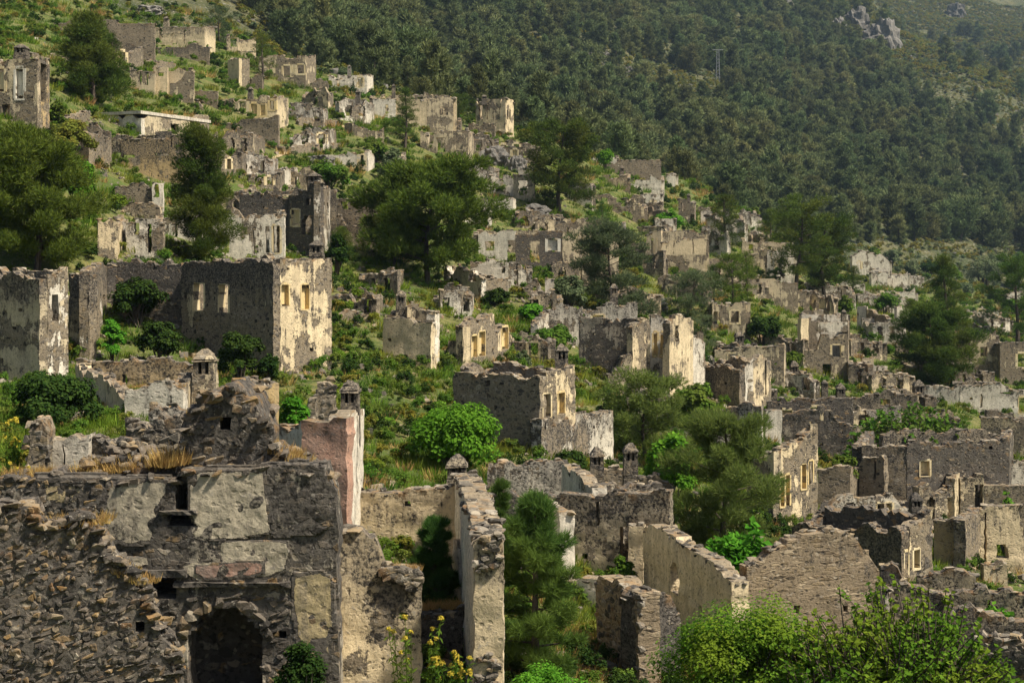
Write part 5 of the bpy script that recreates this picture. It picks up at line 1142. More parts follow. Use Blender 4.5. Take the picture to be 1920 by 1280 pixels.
W61b = H('whitewashed low wall behind the dark stub in the yard', cat='wall', name='ruined_wall', mat='white', pl=.7, soot=.5); W61b.wall(1050, 43, 1118, 42.4, [(1050,1086),(1090,1078),(1118,1080)]); W61b.finish(limit=40)
W59 = H('large ochre stone gable wall with an orange tiled edge, lower right', cat='wall', name='ruined_wall', mat='tan', pl=.12, soot=.55); d = 43
W59.wall(1342, d-1.5, 1400, d-.8, [(1342,1108),(1370,1100),(1400,1080)], mat='dark', pl=.15, soot=.8)
W59.wall(1400.5, d-.8, 1648, d+.6, [(1400,1060),(1430,1046),(1460,1022),(1500,1004),(1530,994),(1570,988),(1600,1000),(1625,1030),(1648,1062)], [(1488,1134,1500,1150,'h')], rag=.08); W59.smat = 'stones'
W59.finish(limit=200)
W66 = H('low rows of broken cream plastered walls at the lower right', mat='cream', pl=.6, soot=.75); d = 46
W66.wall(1650, d, 1700, d-.2, [(1650,1062),(1665,1050),(1680,1058),(1700,1098)], mat='dark', pl=.1, rag=.2); W66.wall(1654, d-2, 1770, d-2.4, [(1654,1104),(1700,1096),(1770,1106)], soot=.8, rag=.15); W66.wall(1770.5, d-2.6, 1960, d-3.4, [(1770,1116),(1850,1108),(1960,1112)], [(1850,1124,1856,1150,'d')], rag=.15)
W66.wall(1634, d-2.4, 1660, d-2.6, [1100,1098], mat='white', pl=.9); W66.wall(1720, d+1, 1830, d+.6, [(1720,1070),(1780,1066),(1830,1068)], pl=.7, soot=.7); W66.wall(1780, d-6, 1960, d-6.4, [(1780,1152),(1850,1146),(1960,1160)], mat='stone', pl=.3); W66.finish(limit=200)
W67 = H('rubble walls spilling down at the right edge under the fig bush', cat='wall', name='ruined_wall', mat='dark', pl=.2, soot=.6); d = 37; W67.wall(1830, d, 1960, d-.6, [(1830,1196),(1880,1176),(1960,1200)], face=.14, rag=.3); W67.finish(limit=120)

# ---------------------------------------------------------------- terrace walls on the open hillside
tw = [(100,290,36,34,38),(60,130,96,100,104),(250,330,112,110,115),(530,640,272,268,262),(420,520,292,296,300),(440,560,352,350,346),(560,640,222,216,224),(1010,1090,700,694,690),(860,920,452,446,450),(640,700,586,582,590),(1210,1260,556,548,552),(700,800,470,474,468),(730,830,610,612,606),(880,970,330,334,340),(560,650,330,336,330),(95,170,235,215,205),(1130,1240,300,296,302)]
for i, (xa, xb, ya, ym, yb) in enumerate(tw):
    lb = ['low drystone terrace wall across the upper left slope','short grey terrace wall left of the spreading pine','terrace wall uphill of the cream panel ruin','terrace wall along the dirt path','low terrace wall under the ochre niche house','terrace wall above the three bright windows','terrace wall uphill of the dirt path','terrace wall beside the white plaster ruin','terrace wall below the knoll house','terrace stub under the broad pine, to its left','terrace wall under the pale panel house','terrace wall hidden behind the broad pine','terrace wall behind the free standing corner','terrace wall right of the knoll rocks','terrace wall by the half hidden cream house','retaining wall under the big dark pine','terrace wall on the ridge by the white ruin'][i]
    h = H(lb, cat='wall', name='terrace_wall', group='drystone terrace walls', pl=.15, soot=.5); d1, d2 = D(xa, ya + 14), D(xb, yb + 14)
    if abs(d1-d2) > .25*d1: d2 = d1
    h.wall(xa, d1, xb, d2, [(xa,ya),((xa+xb)/2,ym),(xb,yb)], rag=.22); h.finish()
# path
V = []; Q = []
for i, (x, y, wd) in enumerate([(505,300,5),(530,290,6),(560,278,7),(590,262,8),(615,248,8),(640,238,9),(660,236,7)]):
    d = D(x, y)
    for s_ in (-1, 1): 
        p = gnd(x, d + s_*.9, -.05); V.append(p[:])
    if i: Q.append((i*2-2, i*2-1, i*2+1, i*2))
tag(obj('path', mesh_np('path', V, [Q]), M['path']), kind='structure')

# ---------------------------------------------------------------- rocks
def outcrop(label, px, py, wpx, hpx, seed, lo=26, sq=.6, group='limestone outcrops'):
    d = D(px, py + hpx*.5, lo); w = wpx/F*d; hh = hpx/F*d
    bm = bmesh.new(); bmesh.ops.create_icosphere(bm, subdivisions=4, radius=.5)
    for v in bm.verts:
        p = v.co.copy(); m = max(abs(p.x), abs(p.y), abs(p.z)); p = p.lerp(p/m*.5, sq*.5)
        q = p*3.2 + Vector((seed*3.1, seed, 0)); k = 1 + .35*(abs(mn.noise(q)) - .2) + .20*mn.noise(q*3)
        cell = mn.voronoi(q*1.5)[0][0]; k *= .85 + .28*cell
        v.co = Vector((p.x*w*k, p.y*w*k*.8, p.z*hh*1.35*k))
    me = bpy.data.meshes.new('rock_outcrop'); bm.to_mesh(me); bm.free()
    o = obj('rock_outcrop', me, M['rock']); o.location = gnd(px, d); o.rotation_euler.z = seed
    return tag(o, label, 'rock', group)
for a in [('pale cliff block on the skyline ridge, highest of the crags', 1660, 50, 60, 70, 1, 500), ('long pale crag beside the highest ridge block', 1605, 28, 50, 50, 2, 500), ('broad pale crag at the right end of the ridge cliffs', 1645, 62, 70, 44, 3, 500),
          ('pale rock face at the top of the wooded slope', 1470, 6, 44, 26, 4, 450), ('grey crag between the ridge cliffs and the wood', 1572, 44, 34, 40, 5, 500), ('pale crag on the far ridge at the top right', 1792, 14, 34, 34, 6, 1040),
          ('grey rocks in the scrub clearing of the forest', 1118, 100, 46, 24, 7, 300), ('small grey rocks lower in the scrub clearing', 1180, 130, 40, 18, 8, 300), ('pale boulders on the right mountainside', 1855, 205, 30, 24, 9, 500), ('pale boulders at the right frame edge of the mountainside', 1912, 212, 22, 30, 10, 500), ('scree rocks above the right boulders', 1840, 225, 22, 18, 14, 500),
          ('dark rock knoll under the two-arched-window house', 925, 285, 70, 40, 11, 26), ('dark rock step right of the knoll', 968, 300, 40, 40, 12, 26), ('grey boulder behind the white plaster ruin', 1228, 562, 46, 28, 13, 26), ('grey rocks in the top left scrub', 280, 16, 60, 20, 15, 26), ('dark rocks at the foot of the ridge pine', 1000, 390, 60, 26, 16, 26), ('rocks beside the dirt path', 600, 296, 60, 22, 17, 26)]:
    outcrop(*a)

# ---------------------------------------------------------------- power pylon in the forest
dP = D(1346, 156, 320); pr = empty('power_pylon', gnd(1346, dP)); tag(pr, 'slim steel lattice pylon rising from the forest clearing', 'pylon')
hP = 62/F*dP; wP = .85; tub = []
lv = [hP*i/9 for i in range(10)]; cw = lambda z: wP*(1 - .45*z/hP)
for sx in (-1, 1):
    for sy in (-1, 1):
        lg = tube([(sx*cw(0), sy*cw(0), -1), (sx*cw(hP), sy*cw(hP), hP)], [.055,.045], 4); obj('leg', mesh_np('leg', lg[0], [lg[1]]), M['iron'], pr)
for i in range(9):
    for (a, b) in (((-1,-1),(1,-1)),((1,-1),(1,1)),((1,1),(-1,1)),((-1,1),(-1,-1))):
        z0, z1 = lv[i], lv[i+1]; tub.append(tube([(a[0]*cw(z0), a[1]*cw(z0), z0), (b[0]*cw(z1), b[1]*cw(z1), z1)], [.03,.03], 3)); tub.append(tube([(b[0]*cw(z0), b[1]*cw(z0), z0), (a[0]*cw(z1), a[1]*cw(z1), z1)], [.03,.03], 3))
v, q = join_tubes(tub); obj('bracing', mesh_np('bracing', v, [q]), M['iron'], pr)
lg = tube([(-2.4,0,hP), (2.4,0,hP)], [.1,.1], 4); obj('cross_arm', mesh_np('cross_arm', lg[0], [lg[1]]), M['iron'], pr)
# ---------------------------------------------------------------- individual trees
def pine_at(label, px, pyb, pyt, wpx, seed, shape='round', nt=6000, mat='pine', d=None, crown0=.15, tl=None, wd=.09, nl=30, k=3, lean=0., group='pines growing among the ruins', flat=.65, rk=1.0):
    d = d or D(px, pyb); zb = tz(px, d); h = ZZ(pyt, d) - zb; w = wpx/F*d
    return plant('pine_tree', label, 'pine', (PX(px, d), d, zb - .1), pine(h, w, seed, int(nt*1.35), tl or max(w*.045, .12), crown0, shape, k, wd, nl, lean, flat, True, rk), mat, group)
pine_at('big dark pine with a wide ragged crown among the upper left terraces', 170, 192, 30, 150, 11, 'cone', 15000, 'pine', crown0=.03, rk=1.25)
pine_at('slender dark top of the big upper left pine, right stem', 208, 192, 62, 70, 12, 'cone', 4000, 'pine', crown0=.1)
pine_at('spreading pine at the left edge above the two-storey house', 62, 508, 258, 220, 13, 'round', 20000, 'pine_gold', d=79, crown0=.08, rk=1.15)
pine_at('conical dark pine in front of the three bright windows', 374, 446, 240, 158, 14, 'cone', 18000, 'pine', d=90, crown0=.02, wd=.08, rk=1.25)
pine_at('broad rounded pine in the centre of the hillside, largest crown of all', 805, 560, 322, 236, 15, 'round', 19000, 'pine_gold', d=112, crown0=.16, nl=44, rk=.92)
pine_at('darker leaning companion at the left of the broad central pine', 735, 560, 396, 110, 16, 'round', 7000, 'pine', d=113, crown0=.15)
pine_at('slim dark pine in front of the long crest ruin', 760, 282, 164, 66, 17, 'cone', 4500, 'pine')
pine_at('smaller dark pine beside the house with the orange patch', 862, 246, 178, 56, 18, 'round', 3500, 'pine')
pine_at('tall broad pine on the ridge, dark against the forest', 1052, 404, 240, 138, 19, 'broad', 11000, 'pine', crown0=.08)
pine_at('rounded grey-green pine beside the long grey facade', 1146, 562, 422, 150, 20, 'round', 10000, 'leaf_grey', crown0=.02, d=124)
pine_at('slender dark pine between the panel house and the portal ruin', 1360, 488, 364, 70, 21, 'column', 5000, 'pine')
pine_at('small rounded pine by the gabled grey wall', 1374, 584, 478, 82, 22, 'round', 5000, 'pine_gold')
pine_at('grey-green pine left of the small dark window house', 1296, 600, 512, 96, 23, 'round', 5000, 'leaf_grey', crown0=.05)
pine_at('low grey-green pine beneath the grey-green pine', 1316, 668, 590, 56, 24, 'round', 2800, 'leaf_grey', crown0=.05)
pine_at('dark pine with a flat leaning crown in front of the far village', 1546, 566, 412, 118, 25, 'broad', 9000, 'pine', crown0=.15)
pine_at('wide spreading pine left of the flat leaning one', 1498, 500, 380, 120, 26, 'broad', 6500, 'pine', crown0=.25, d=190)
pine_at('tall dark pine above the right village', 1772, 650, 478, 100, 27, 'cone', 7000, 'pine', d=172, crown0=.05)
pine_at('dense dark pine in front of the tall one on the right', 1748, 742, 578, 138, 28, 'round', 15000, 'pine', crown0=.02, d=138, rk=1.1)
pine_at('light green pine at the right edge of the picture', 1906, 625, 486, 110, 29, 'broad', 7000, 'pine_bright', crown0=.05, d=196)
pine_at('loose feathery pine below the central stone house', 1212, 846, 714, 170, 30, 'round', 8500, 'pine_feather', d=70, crown0=.05)
pine_at('young open pine with visible branches left of the yellow windowed house', 1356, 1000, 788, 210, 31, 'round', 9500, 'pine_feather', d=53, crown0=.05, tl=.26, wd=.05, k=4)
pine_at('young feathery pine growing against the long dividing wall', 1004, 1230, 925, 175, 32, 'column', 11500, 'pine_bright', d=34.5, crown0=.02, tl=.21, wd=.04, k=4, nl=50, rk=.85)
pine_at('narrow leader of the young pine by the dividing wall', 938, 1180, 892, 60, 33, 'cone', 4200, 'pine_bright', d=36.5, crown0=.1, tl=.19, wd=.045, k=4)
pine_at('small young pine in front of the cream plaster field', 816, 1160, 968, 84, 34, 'column', 7500, 'pine_bright', d=37.5, crown0=.02, tl=.18, wd=.045, k=4)
pine_at('small pine beside the narrow sunlit tower house', 492, 168, 64, 52, 35, 'round', 3200, 'pine_gold')
pine_at('grey-green bushy pine on the top left slope by the cream panel ruin', 412, 86, 14, 56, 36, 'round', 3200, 'leaf_grey', crown0=.02)
pine_at('young bright pine below the ruin with the dark arched doorway', 1130, 420, 376, 38, 37, 'cone', 1800, 'pine_bright')
pine_at('thin pine shoot among the low ruins under the ochre row', 640, 560, 425, 55, 38, 'column', 3500, 'pine', d=108)

pine_at('upright pine between the portal ruin and the flat crowned pine', 1446, 500, 392, 62, 41, 'column', 4500, 'pine_gold')
pine_at('young pine right of the flat crowned dark pine', 1600, 570, 498, 50, 42, 'cone', 3200, 'pine')
pine_at('pine at the left foot of the tall dark pine pair', 1706, 660, 560, 64, 43, 'cone', 4200, 'pine_gold')
pine_at('young conical pine right of the dense dark pine', 1816, 700, 600, 56, 44, 'cone', 3600, 'pine_gold')
pine_at('small bright pine behind the small dark window house', 1338, 566, 496, 50, 45, 'cone', 3000, 'pine_bright')
pine_at('tall pine shoot beside the gabled grey wall', 1400, 560, 470, 44, 46, 'column', 3000, 'pine_gold')

def bush_at(label, px, pyb, pyt, wpx, seed, mat, nleaf=6000, ls=.16, d=None, kind='b', name='shrub', cat='shrub', group='shrubs and bushes between the ruins', nclump=40, stem0=0., **kw):
    d = d or D(px, pyb); zb = tz(px, d); h = ZZ(pyt, d) - zb; w = wpx/F*d
    g = fig(h, w, seed, nleaf, ls, **kw) if kind == 'f' else bush(h, w, seed, nleaf, ls, nclump=nclump, stem0=stem0, **kw)
    return plant(name, label, cat, (PX(px, d), d, zb - .15), g, mat, group, cname='foliage', tname='stems')
bush_at('bright green rounded tree in full leaf on the slope below the central stone house', 852, 912, 742, 190, 51, 'leaf_bright', 20000, .17, name='leafy_tree', cat='tree', nclump=130, d=56)
bush_at('bright green leafy tree right of the loose feathery pine', 1258, 900, 795, 122, 52, 'leaf_bright', 8000, .2, name='leafy_tree', cat='tree', d=62)
bush_at('bright green fig with broad leaves behind the cream sloping wall', 1380, 1100, 950, 172, 53, 'leaf_bright', 700, .30, name='fig_tree', cat='tree', kind='f', d=46.5, per=12)
bush_at('large open fig bush with bare dark stems in the lower right corner', 1668, 1420, 1062, 520, 54, 'leaf_lime', 7000, .13, name='fig_tree', cat='tree', kind='f', d=29.5, per=14)
bush_at('dense yellow-green bush with dark core beside the large open fig', 1390, 1420, 1080, 380, 55, 'leaf_lime', 30000, .085, d=30.5, nclump=90, flatN=.8)
bush_at('dark green dense bush at the left in front of the two-storey house', 96, 830, 686, 190, 56, 'leaf_dark', 13000, .15, d=50, nclump=50)
bush_at('leafy spreading bush over the low walls on the right', 1706, 842, 745, 240, 57, 'leaf_mid', 1100, .30, kind='f', d=84, per=8)
bush_at('green bush in front of the house with orange lichen tops', 1300, 800, 700, 90, 58, 'leaf_mid', 4500, .24, d=84)
bush_at('dark bush against the dark courtyard wall', 1698, 935, 846, 80, 59, 'leaf_dark', 5000, .16, d=80)
bush_at('dark tall shrub in front of the largest house, below its windows', 450, 712, 600, 100, 60, 'leaf_dark', 8000, .16, d=70)
bush_at('dark overgrown shrub on the shaded wall of the largest house', 258, 660, 505, 110, 61, 'leaf_dark', 8000, .2, d=78)
bush_at('dark lower shrub left of the largest house', 300, 690, 590, 100, 160, 'leaf_dark', 6000, .18, d=74)
bush_at('bright green shrub in the gap right of the tall slotted wing', 212, 668, 575, 48, 62, 'leaf_bright', 3500, .16, d=73)
bush_at('dark shrub at the lower corner of the largest house', 505, 720, 650, 50, 161, 'leaf_dark', 3500, .16, d=70)
bush_at('dark ivy-like bush under the long low gable, right', 1282, 690, 640, 110, 63, 'leaf_dark', 4000, .22)
bush_at('green shrub filling the yard of the white plaster ruin', 1036, 690, 605, 90, 64, 'leaf_mid', 4500, .24, d=97)
bush_at('dark shrub inside the white plaster ruin', 1140, 712, 655, 60, 65, 'leaf_dark', 3000, .2, d=99)
bush_at('dark juniper bush at the foot of the chapel, right of the arch', 566, 1330, 1165, 135, 66, 'leaf_dark', 14000, .07, d=27.2, nclump=60)
bush_at('bright green juniper at the bottom edge beside the pier', 1030, 1330, 1214, 180, 67, 'leaf_bright', 15000, .07, d=29.6, nclump=70)
bush_at('dark green shrub inside the roofless parapet house', 1168, 1085, 1030, 62, 68, 'leaf_mid', 4000, .1, d=45)
bush_at('olive shrub on the low wall beside the parapet house', 1090, 1100, 1050, 50, 162, 'leaf_olive', 3000, .1, d=44)
bush_at('bright green trailing shrub behind the pink ruin', 552, 790, 720, 74, 69, 'leaf_bright', 4500, .17, d=52)
bush_at('dark round shrub right of the yellow windowed house', 1582, 880, 822, 58, 70, 'leaf_mid', 3500, .18, d=72)
bush_at('bright green bush in front of the dark courtyard wall', 1690, 952, 904, 62, 71, 'grass', 3500, .16, d=74)
bush_at('leafy shrub hanging over the low walls at the right edge', 1872, 1120, 1060, 130, 72, 'leaf_bright', 500, .2, kind='f', d=41, per=9)
bush_at('small fig shrub on the gabled wall at the right edge', 1890, 905, 872, 50, 73, 'leaf_bright', 250, .26, kind='f', d=68, per=8)
bush_at('dark shrub at the wooded edge left of the broad pine', 632, 500, 428, 48, 74, 'leaf_dark', 3500, .22, d=104)
bush_at('fig tree beside the small half hidden cream house', 614, 356, 298, 86, 75, 'leaf_mid', 4000, .32)
bush_at('grey-green willow-like bush left of the knoll house', 738, 350, 270, 62, 76, 'leaf_grey', 4000, .3)
bush_at('green shrub above the half hidden cream house', 704, 316, 262, 56, 77, 'leaf_mid', 3000, .3)
bush_at('bright green small tree below the ridge ruins', 1254, 436, 388, 66, 78, 'leaf_bright', 4500, .28, name='leafy_tree', cat='tree')
bush_at('grey olive bush left of the rounded grey-green pine', 1068, 570, 505, 74, 79, 'leaf_grey', 4000, .25, d=118)
bush_at('dark bush at the foot of the arched stone outbuilding', 930, 574, 535, 60, 80, 'leaf_dark', 3000, .25)
bush_at('bright leafy bush between outbuilding and plaster ruin', 998, 606, 560, 60, 81, 'leaf_bright', 3500, .25)
bush_at('green shrub row right of the small dark window house', 1432, 650, 580, 80, 82, 'leaf_dark', 4500, .26)
bush_at('green shrub left of the two-storey doorway house', 1484, 700, 650, 50, 83, 'leaf_mid', 3000, .25)
bush_at('dark bush under the central stone house, left', 960, 870, 800, 110, 84, 'leaf_dark', 6000, .18, d=65)
bush_at('dark bush at the right foot of the central stone house', 1150, 770, 722, 60, 85, 'leaf_dark', 3500, .2, d=76)
bush_at('bush under the lower terrace wall', 1070, 880, 838, 70, 86, 'leaf_dark', 3500, .17, d=61)
bush_at('blue-green tree at the valley edge, right', 1842, 548, 470, 90, 87, 'leaf_grey', 5000, .5, name='leafy_tree', cat='tree', d=400)
bush_at('light green tree at the forest foot near the distant gable ruin', 1672, 500, 464, 44, 88, 'leaf_grey', 2500, .5, name='leafy_tree', cat='tree')
bush_at('grey olive tree right of the distant gable ruin', 1712, 524, 484, 40, 89, 'leaf_grey', 2500, .5, name='leafy_tree', cat='tree')
bush_at('pale green tree at the right edge of the valley fields', 1908, 540, 464, 80, 90, 'leaf_mid', 4500, .5, name='leafy_tree', cat='tree', d=420)
bush_at('bright tree on the ridge left of the far chimney house', 1410, 424, 382, 34, 91, 'leaf_mid', 2000, .4, name='leafy_tree', cat='tree')
bush_at('bright green bush growing out of the white ridge ruin', 1134, 296, 276, 44, 92, 'leaf_bright', 1800, .35, d=D(1132,322)+2.5)
bush_at('green shrub at the left foot of the tall left edge house', 108, 262, 180, 44, 93, 'leaf_mid', 3000, .2)
bush_at('flowering broom bush between the left edge house and the dark house', 130, 300, 215, 100, 94, 'leaf_olive', 6000, .2)
bush_at('fresh green bush above the spreading pine', 150, 400, 285, 80, 95, 'leaf_bright', 6000, .2, d=90)
bush_at('dark shrub in the low ruin under the conical pine', 265, 384, 340, 56, 96, 'leaf_dark', 3000, .2)
bush_at('bright yellow-green cushion shrub above the left wall end', 222, 388, 360, 40, 97, 'grass', 2200, .18)
bush_at('round green bush beside the flat-roofed house', 406, 236, 208, 30, 98, 'leaf_mid', 1800, .2)
bush_at('yellow-green bush left of the white leaning fragment', 1660, 590, 545, 60, 99, 'leaf_mid', 3000, .3)
bush_at('round green shrub behind the slanting side wall', 1586, 600, 548, 34, 100, 'leaf_mid', 2200, .28)
bush_at('grey-leaved bush beside the facade with ochre blocked windows', 980, 690, 652, 40, 101, 'leaf_grey', 2200, .16)
bush_at('weedy green clump at the chapel doorway sill', 378, 1320, 1268, 46, 102, 'leaf_bright', 2200, .06, d=26.6)

for i, (lb, x_, yb_, yt_, w_, m_) in enumerate([
    ('dark round tree at the forest foot, first of the valley row', 1742, 520, 484, 46, 'leaf_dark'), ('olive-green tree in the middle of the valley tree row', 1782, 530, 492, 44, 'leaf_mid'),
    ('tall blue-green tree behind the blue-green valley tree', 1872, 520, 464, 56, 'leaf_grey'), ('low grey bush in front of the valley tree row', 1808, 552, 528, 50, 'leaf_grey'),
    ('small pale tree standing alone in the valley fields', 1866, 566, 540, 34, 'leaf_mid'), ('grey bush beside the far broken piers', 1640, 486, 462, 30, 'leaf_mid'), ('light green bush at the corner of the valley fields', 1898, 588, 560, 46, 'leaf_lime')]):
    bush_at(lb, x_, yb_, yt_, w_, 400 + i, m_, 3000, .5, name='leafy_tree', cat='tree', group='trees along the valley edge')
# flowering plants: stems with round yellow heads
def flowers(label, px, pyb, pyt, wpx, seed, n, d):
    zb = tz(px, d); h = ZZ(pyt, d) - zb; w = wpx/F*d; r = random.Random(seed); rng = np.random.default_rng(seed)
    root = empty('flowering_plant', (PX(px, d), d, zb - .1)); tag(root, label, 'plant', 'yellow flowering plants')
    tub = []; LP = []; LN = []; FP = []; FN = []
    for i in range(n):
        a = r.uniform(0, 6.28); q = math.sqrt(r.random())*w*.5; t = Vector((math.cos(a)*q, math.sin(a)*q, h*r.uniform(.55, 1)))
        b = Vector((t.x*.4, t.y*.4, 0)); m = b.lerp(t, .5) + Vector((0,0,.05*h)); tub.append(tube([b, m, t], [.012,.009,.006], 4))
        for k in range(60):
            f = r.uniform(.1,1); p = b.lerp(t, f); aa = r.uniform(0,6.28); LP.append(p[:]); LN.append((math.cos(aa), math.sin(aa), .5))
        rr = r.uniform(.04,.075)
        for k in range(46):
            v = Vector((r.gauss(0,1), r.gauss(0,1), abs(r.gauss(0,1))*.8)).normalized(); FP.append((t + v*rr*r.uniform(.5,1))[:]); FN.append(v[:])
    v, q = join_tubes(tub); obj('stems', mesh_np('stems', v, [q]), M['leaf_mid'], root)
    LP = np.array(LP); LN = unit(np.array(LN)); v, f = leaves(LP, LN, .16*rng.uniform(.5,1.2,len(LP)), rng, .3); obj('foliage', mesh_np('foliage', v, [f]), M['leaf_mid'], root)
    FP = np.array(FP); FN = unit(np.array(FN)); v, f = leaves(FP, FN, .045*rng.uniform(.6,1.3,len(FP)), rng, .8); obj('flower_heads', mesh_np('flower_heads', v, [f]), M['flower'], root)
flowers('tall yellow-flowered plant in front of the mottled ochre wall', 775, 1310, 1150, 110, 1, 15, 28.6)
flowers('bushy yellow-flowered plant at the foot of the pier', 852, 1330, 1212, 84, 2, 24, 28.4)
flowers('yellow-flowered plant at the left edge behind the chapel', 18, 885, 780, 70, 3, 15, 34.5)
flowers('yellow-flowered clump below the left pillar', 40, 900, 850, 60, 4, 8, 33)

# ---------------------------------------------------------------- hillside shrubs (individuals, shared meshes)
def shmesh(mat, seed, n, ls):
    (_, _), (v, f) = bush(.8, 1.0, seed, n, ls, nclump=16, inner=.4); me = mesh_np('shrub', v, [f]); me.materials.append(M[mat]); return me
SH = {'g': [shmesh('grass', 201, 900, .085), shmesh('leaf_mid', 202, 900, .085)], 'd': [shmesh('leaf_dark', 203, 900, .085), shmesh('leaf_dark', 204, 800, .09)], 'y': [shmesh('leaf_gold', 205, 900, .08), shmesh('leaf_olive', 206, 900, .08)], 'k': [shmesh('leaf_grey', 207, 900, .08), shmesh('leaf_mid', 208, 900, .08)]}
SL = {'g': 'fresh green cushion shrub on the open hillside', 'd': 'dark evergreen shrub on the open hillside', 'y': 'yellow-green broom shrub on the open hillside', 'k': 'grey-green shrub on the open hillside'}
areas = [(-10,0,420,60,34,'gydg',8,22),(-10,60,110,100,14,'gy',10,24),(390,95,430,230,12,'gd',10,24),(250,90,430,120,12,'gd',10,22),(520,165,640,240,22,'gkgk',10,24),(520,250,700,300,18,'gkyd',10,22),(420,260,520,330,14,'gd',9,20),
         (680,170,720,260,8,'g',10,20),(580,95,700,140,10,'dkd',8,16),(960,230,1010,300,12,'gyd',9,18),(880,300,1000,330,16,'gdyk',8,18),(630,560,720,680,24,'gdg',14,34),(630,680,850,800,34,'dgyd',16,40),(680,800,790,930,22,'gyg',18,42),
         (820,540,900,600,14,'yg',12,26),(900,590,1010,640,14,'ygg',10,24),(1100,420,1230,470,10,'gd',8,18),(1240,520,1420,560,16,'gyd',8,18),(1420,640,1500,760,14,'gd',12,26),(1450,720,1620,760,18,'gdg',10,24),(1590,600,1700,720,20,'dgk',10,24),
         (1720,520,1900,610,30,'gkyg',8,20),(1560,560,1740,600,14,'gd',8,16),(600,600,660,690,12,'d',14,34),(0,640,130,700,4,'d',16,30),(1140,300,1260,345,14,'gkd',7,15),(1270,345,1420,385,14,'gk',7,14)]
where = ['on the topmost slope at the upper left corner', 'beside the low grey wall at the upper left', 'around the tower house and three-window house', 'beside the cream panel ruin', 'on the bushy slope below the three-window house', 'along the dirt path', 'uphill of the three bright windows', 'beside the cistern wall', 'in front of the lone cream house', 'on the ridge below the forest', 'below the knoll rocks', 'between the largest house and the free standing corner', 'on the broad green slope above the bright leafy tree', 'behind the pink ruin', 'above the facade with ochre blocked windows', 'in the flower meadow', 'behind the long grey facade', 'around the gabled grey house', 'beside the doorway house', 'above the low dark wall rows', 'around the leaning white fragment', 'in the valley fields', 'in front of the distant ruins', 'at the right foot of the largest house', 'under the two-storey house at the edge', 'among the ridge ruins', 'behind the ridge ruins by the slender pine']
for wh, (xa, ya, xb, yb, n, kinds, s0, s1) in zip(where, areas):
    for i in range(int(n*.66)):
        px, py = rs.uniform(xa, xb), rs.uniform(ya, yb); d = D(px, py); k = kinds[i % len(kinds)]
        if d > 420: continue
        o = bpy.data.objects.new('shrub', SH[k][rs.randrange(2)]); w = rs.uniform(s0, s1)*1.25/F*d; o.scale = (w, w, w*rs.uniform(.7,1.1)); o.rotation_euler.z = rs.uniform(0,6.28); o.location = gnd(px, d, .05*w)
        link(o); tag(o, SL[k].replace('on the open hillside', wh), 'shrub', 'shrubs on the open hillside')

# ---------------------------------------------------------------- forest
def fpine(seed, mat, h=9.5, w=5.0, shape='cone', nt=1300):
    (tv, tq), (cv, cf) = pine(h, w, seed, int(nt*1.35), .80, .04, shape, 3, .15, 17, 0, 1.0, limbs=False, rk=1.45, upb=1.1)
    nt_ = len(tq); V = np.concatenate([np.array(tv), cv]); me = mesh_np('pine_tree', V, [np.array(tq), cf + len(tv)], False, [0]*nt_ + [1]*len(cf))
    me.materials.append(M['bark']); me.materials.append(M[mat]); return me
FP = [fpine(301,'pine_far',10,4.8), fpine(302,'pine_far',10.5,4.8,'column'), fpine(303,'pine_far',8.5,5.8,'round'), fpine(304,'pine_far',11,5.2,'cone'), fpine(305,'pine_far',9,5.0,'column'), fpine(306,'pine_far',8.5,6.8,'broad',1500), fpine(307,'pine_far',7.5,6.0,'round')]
fr = random.Random(77); cand = []
def forest_start(px): return float(np.interp(px, [-100,300,480,560,620,800,960,1280,1450,1600,1760,1920,2200], [460,400,330,262,242,238,252,285,330,415,470,495,520]))
def dens(px, py, d):
    k = .97
    for (cx, cy_, rx, ry, a) in ((1120,125,160,66,.80),(1330,185,90,46,.8),(1250,150,90,40,.5),(1500,255,70,34,.7),(1600,210,60,26,.45),(1000,60,70,30,.35),(540,40,120,60,.75),(700,150,60,40,.5),(1880,470,120,14,.6)):
        k -= a*math.exp(-((px-cx)/rx)**2 - ((py-cy_)/ry)**2)
    # open scrub on the right-hand shoulder of the mountain
    e = (px - 1500)/420; lim = 10 + 300*e
    lim = float(np.interp(px, [1440,1480,1650,1760,1920,2060], [-20,0,150,245,330,380]))
    if px > 1440 and py < lim: k = min(k, .05 + .6*max(0, 1 - (lim - py)/50))
    if d > 1020: k = min(k, .12)
    return k
t_ = 0; GRID = {}
while len(cand) < 5200 and t_ < 60000:
    t_ += 1
    d = math.sqrt(fr.uniform(235**2, 1250**2)); px = fr.uniform(-120, 2060)
    if d < forest_start(px) + fr.uniform(-10, 25): continue
    z = tz(px, d); py = HY - F*z/d
    if py < -90 or py > 600: continue
    if abs(px - 1346) < 26 and dP - 70 < d < dP + 6: continue
    gx, gy = PX(px,d), d; key = (int(gx//5.4), int(gy//5.4))
    if random.Random(key[0]*7919 + key[1]).random() > dens(px, py, d)*(.93 + .35*nz(gx/30, d/30, 4)): continue
    if any((gx-a)**2 + (gy-b)**2 < 5.4**2 for kx in (-1,0,1) for ky in (-1,0,1) for a, b in GRID.get((key[0]+kx, key[1]+ky), ())): continue
    GRID.setdefault(key, []).append((gx, gy))
    sc = fr.choice((fr.uniform(.5,.85), fr.uniform(.75,1.15), fr.uniform(.9,1.35)))*1.13*(.92 if d < 420 else 1.05)
    cand.append((sc*9/d, px, py, d, z, sc))
cand.sort(key=lambda q: -q[0])
FL = ['dark green pine of the forest covering the mountainside', 'green conical pine of the forest covering the mountainside']
ind = [c for c in cand if -20 < c[1] < 1940 and -10 < c[2] < 560]
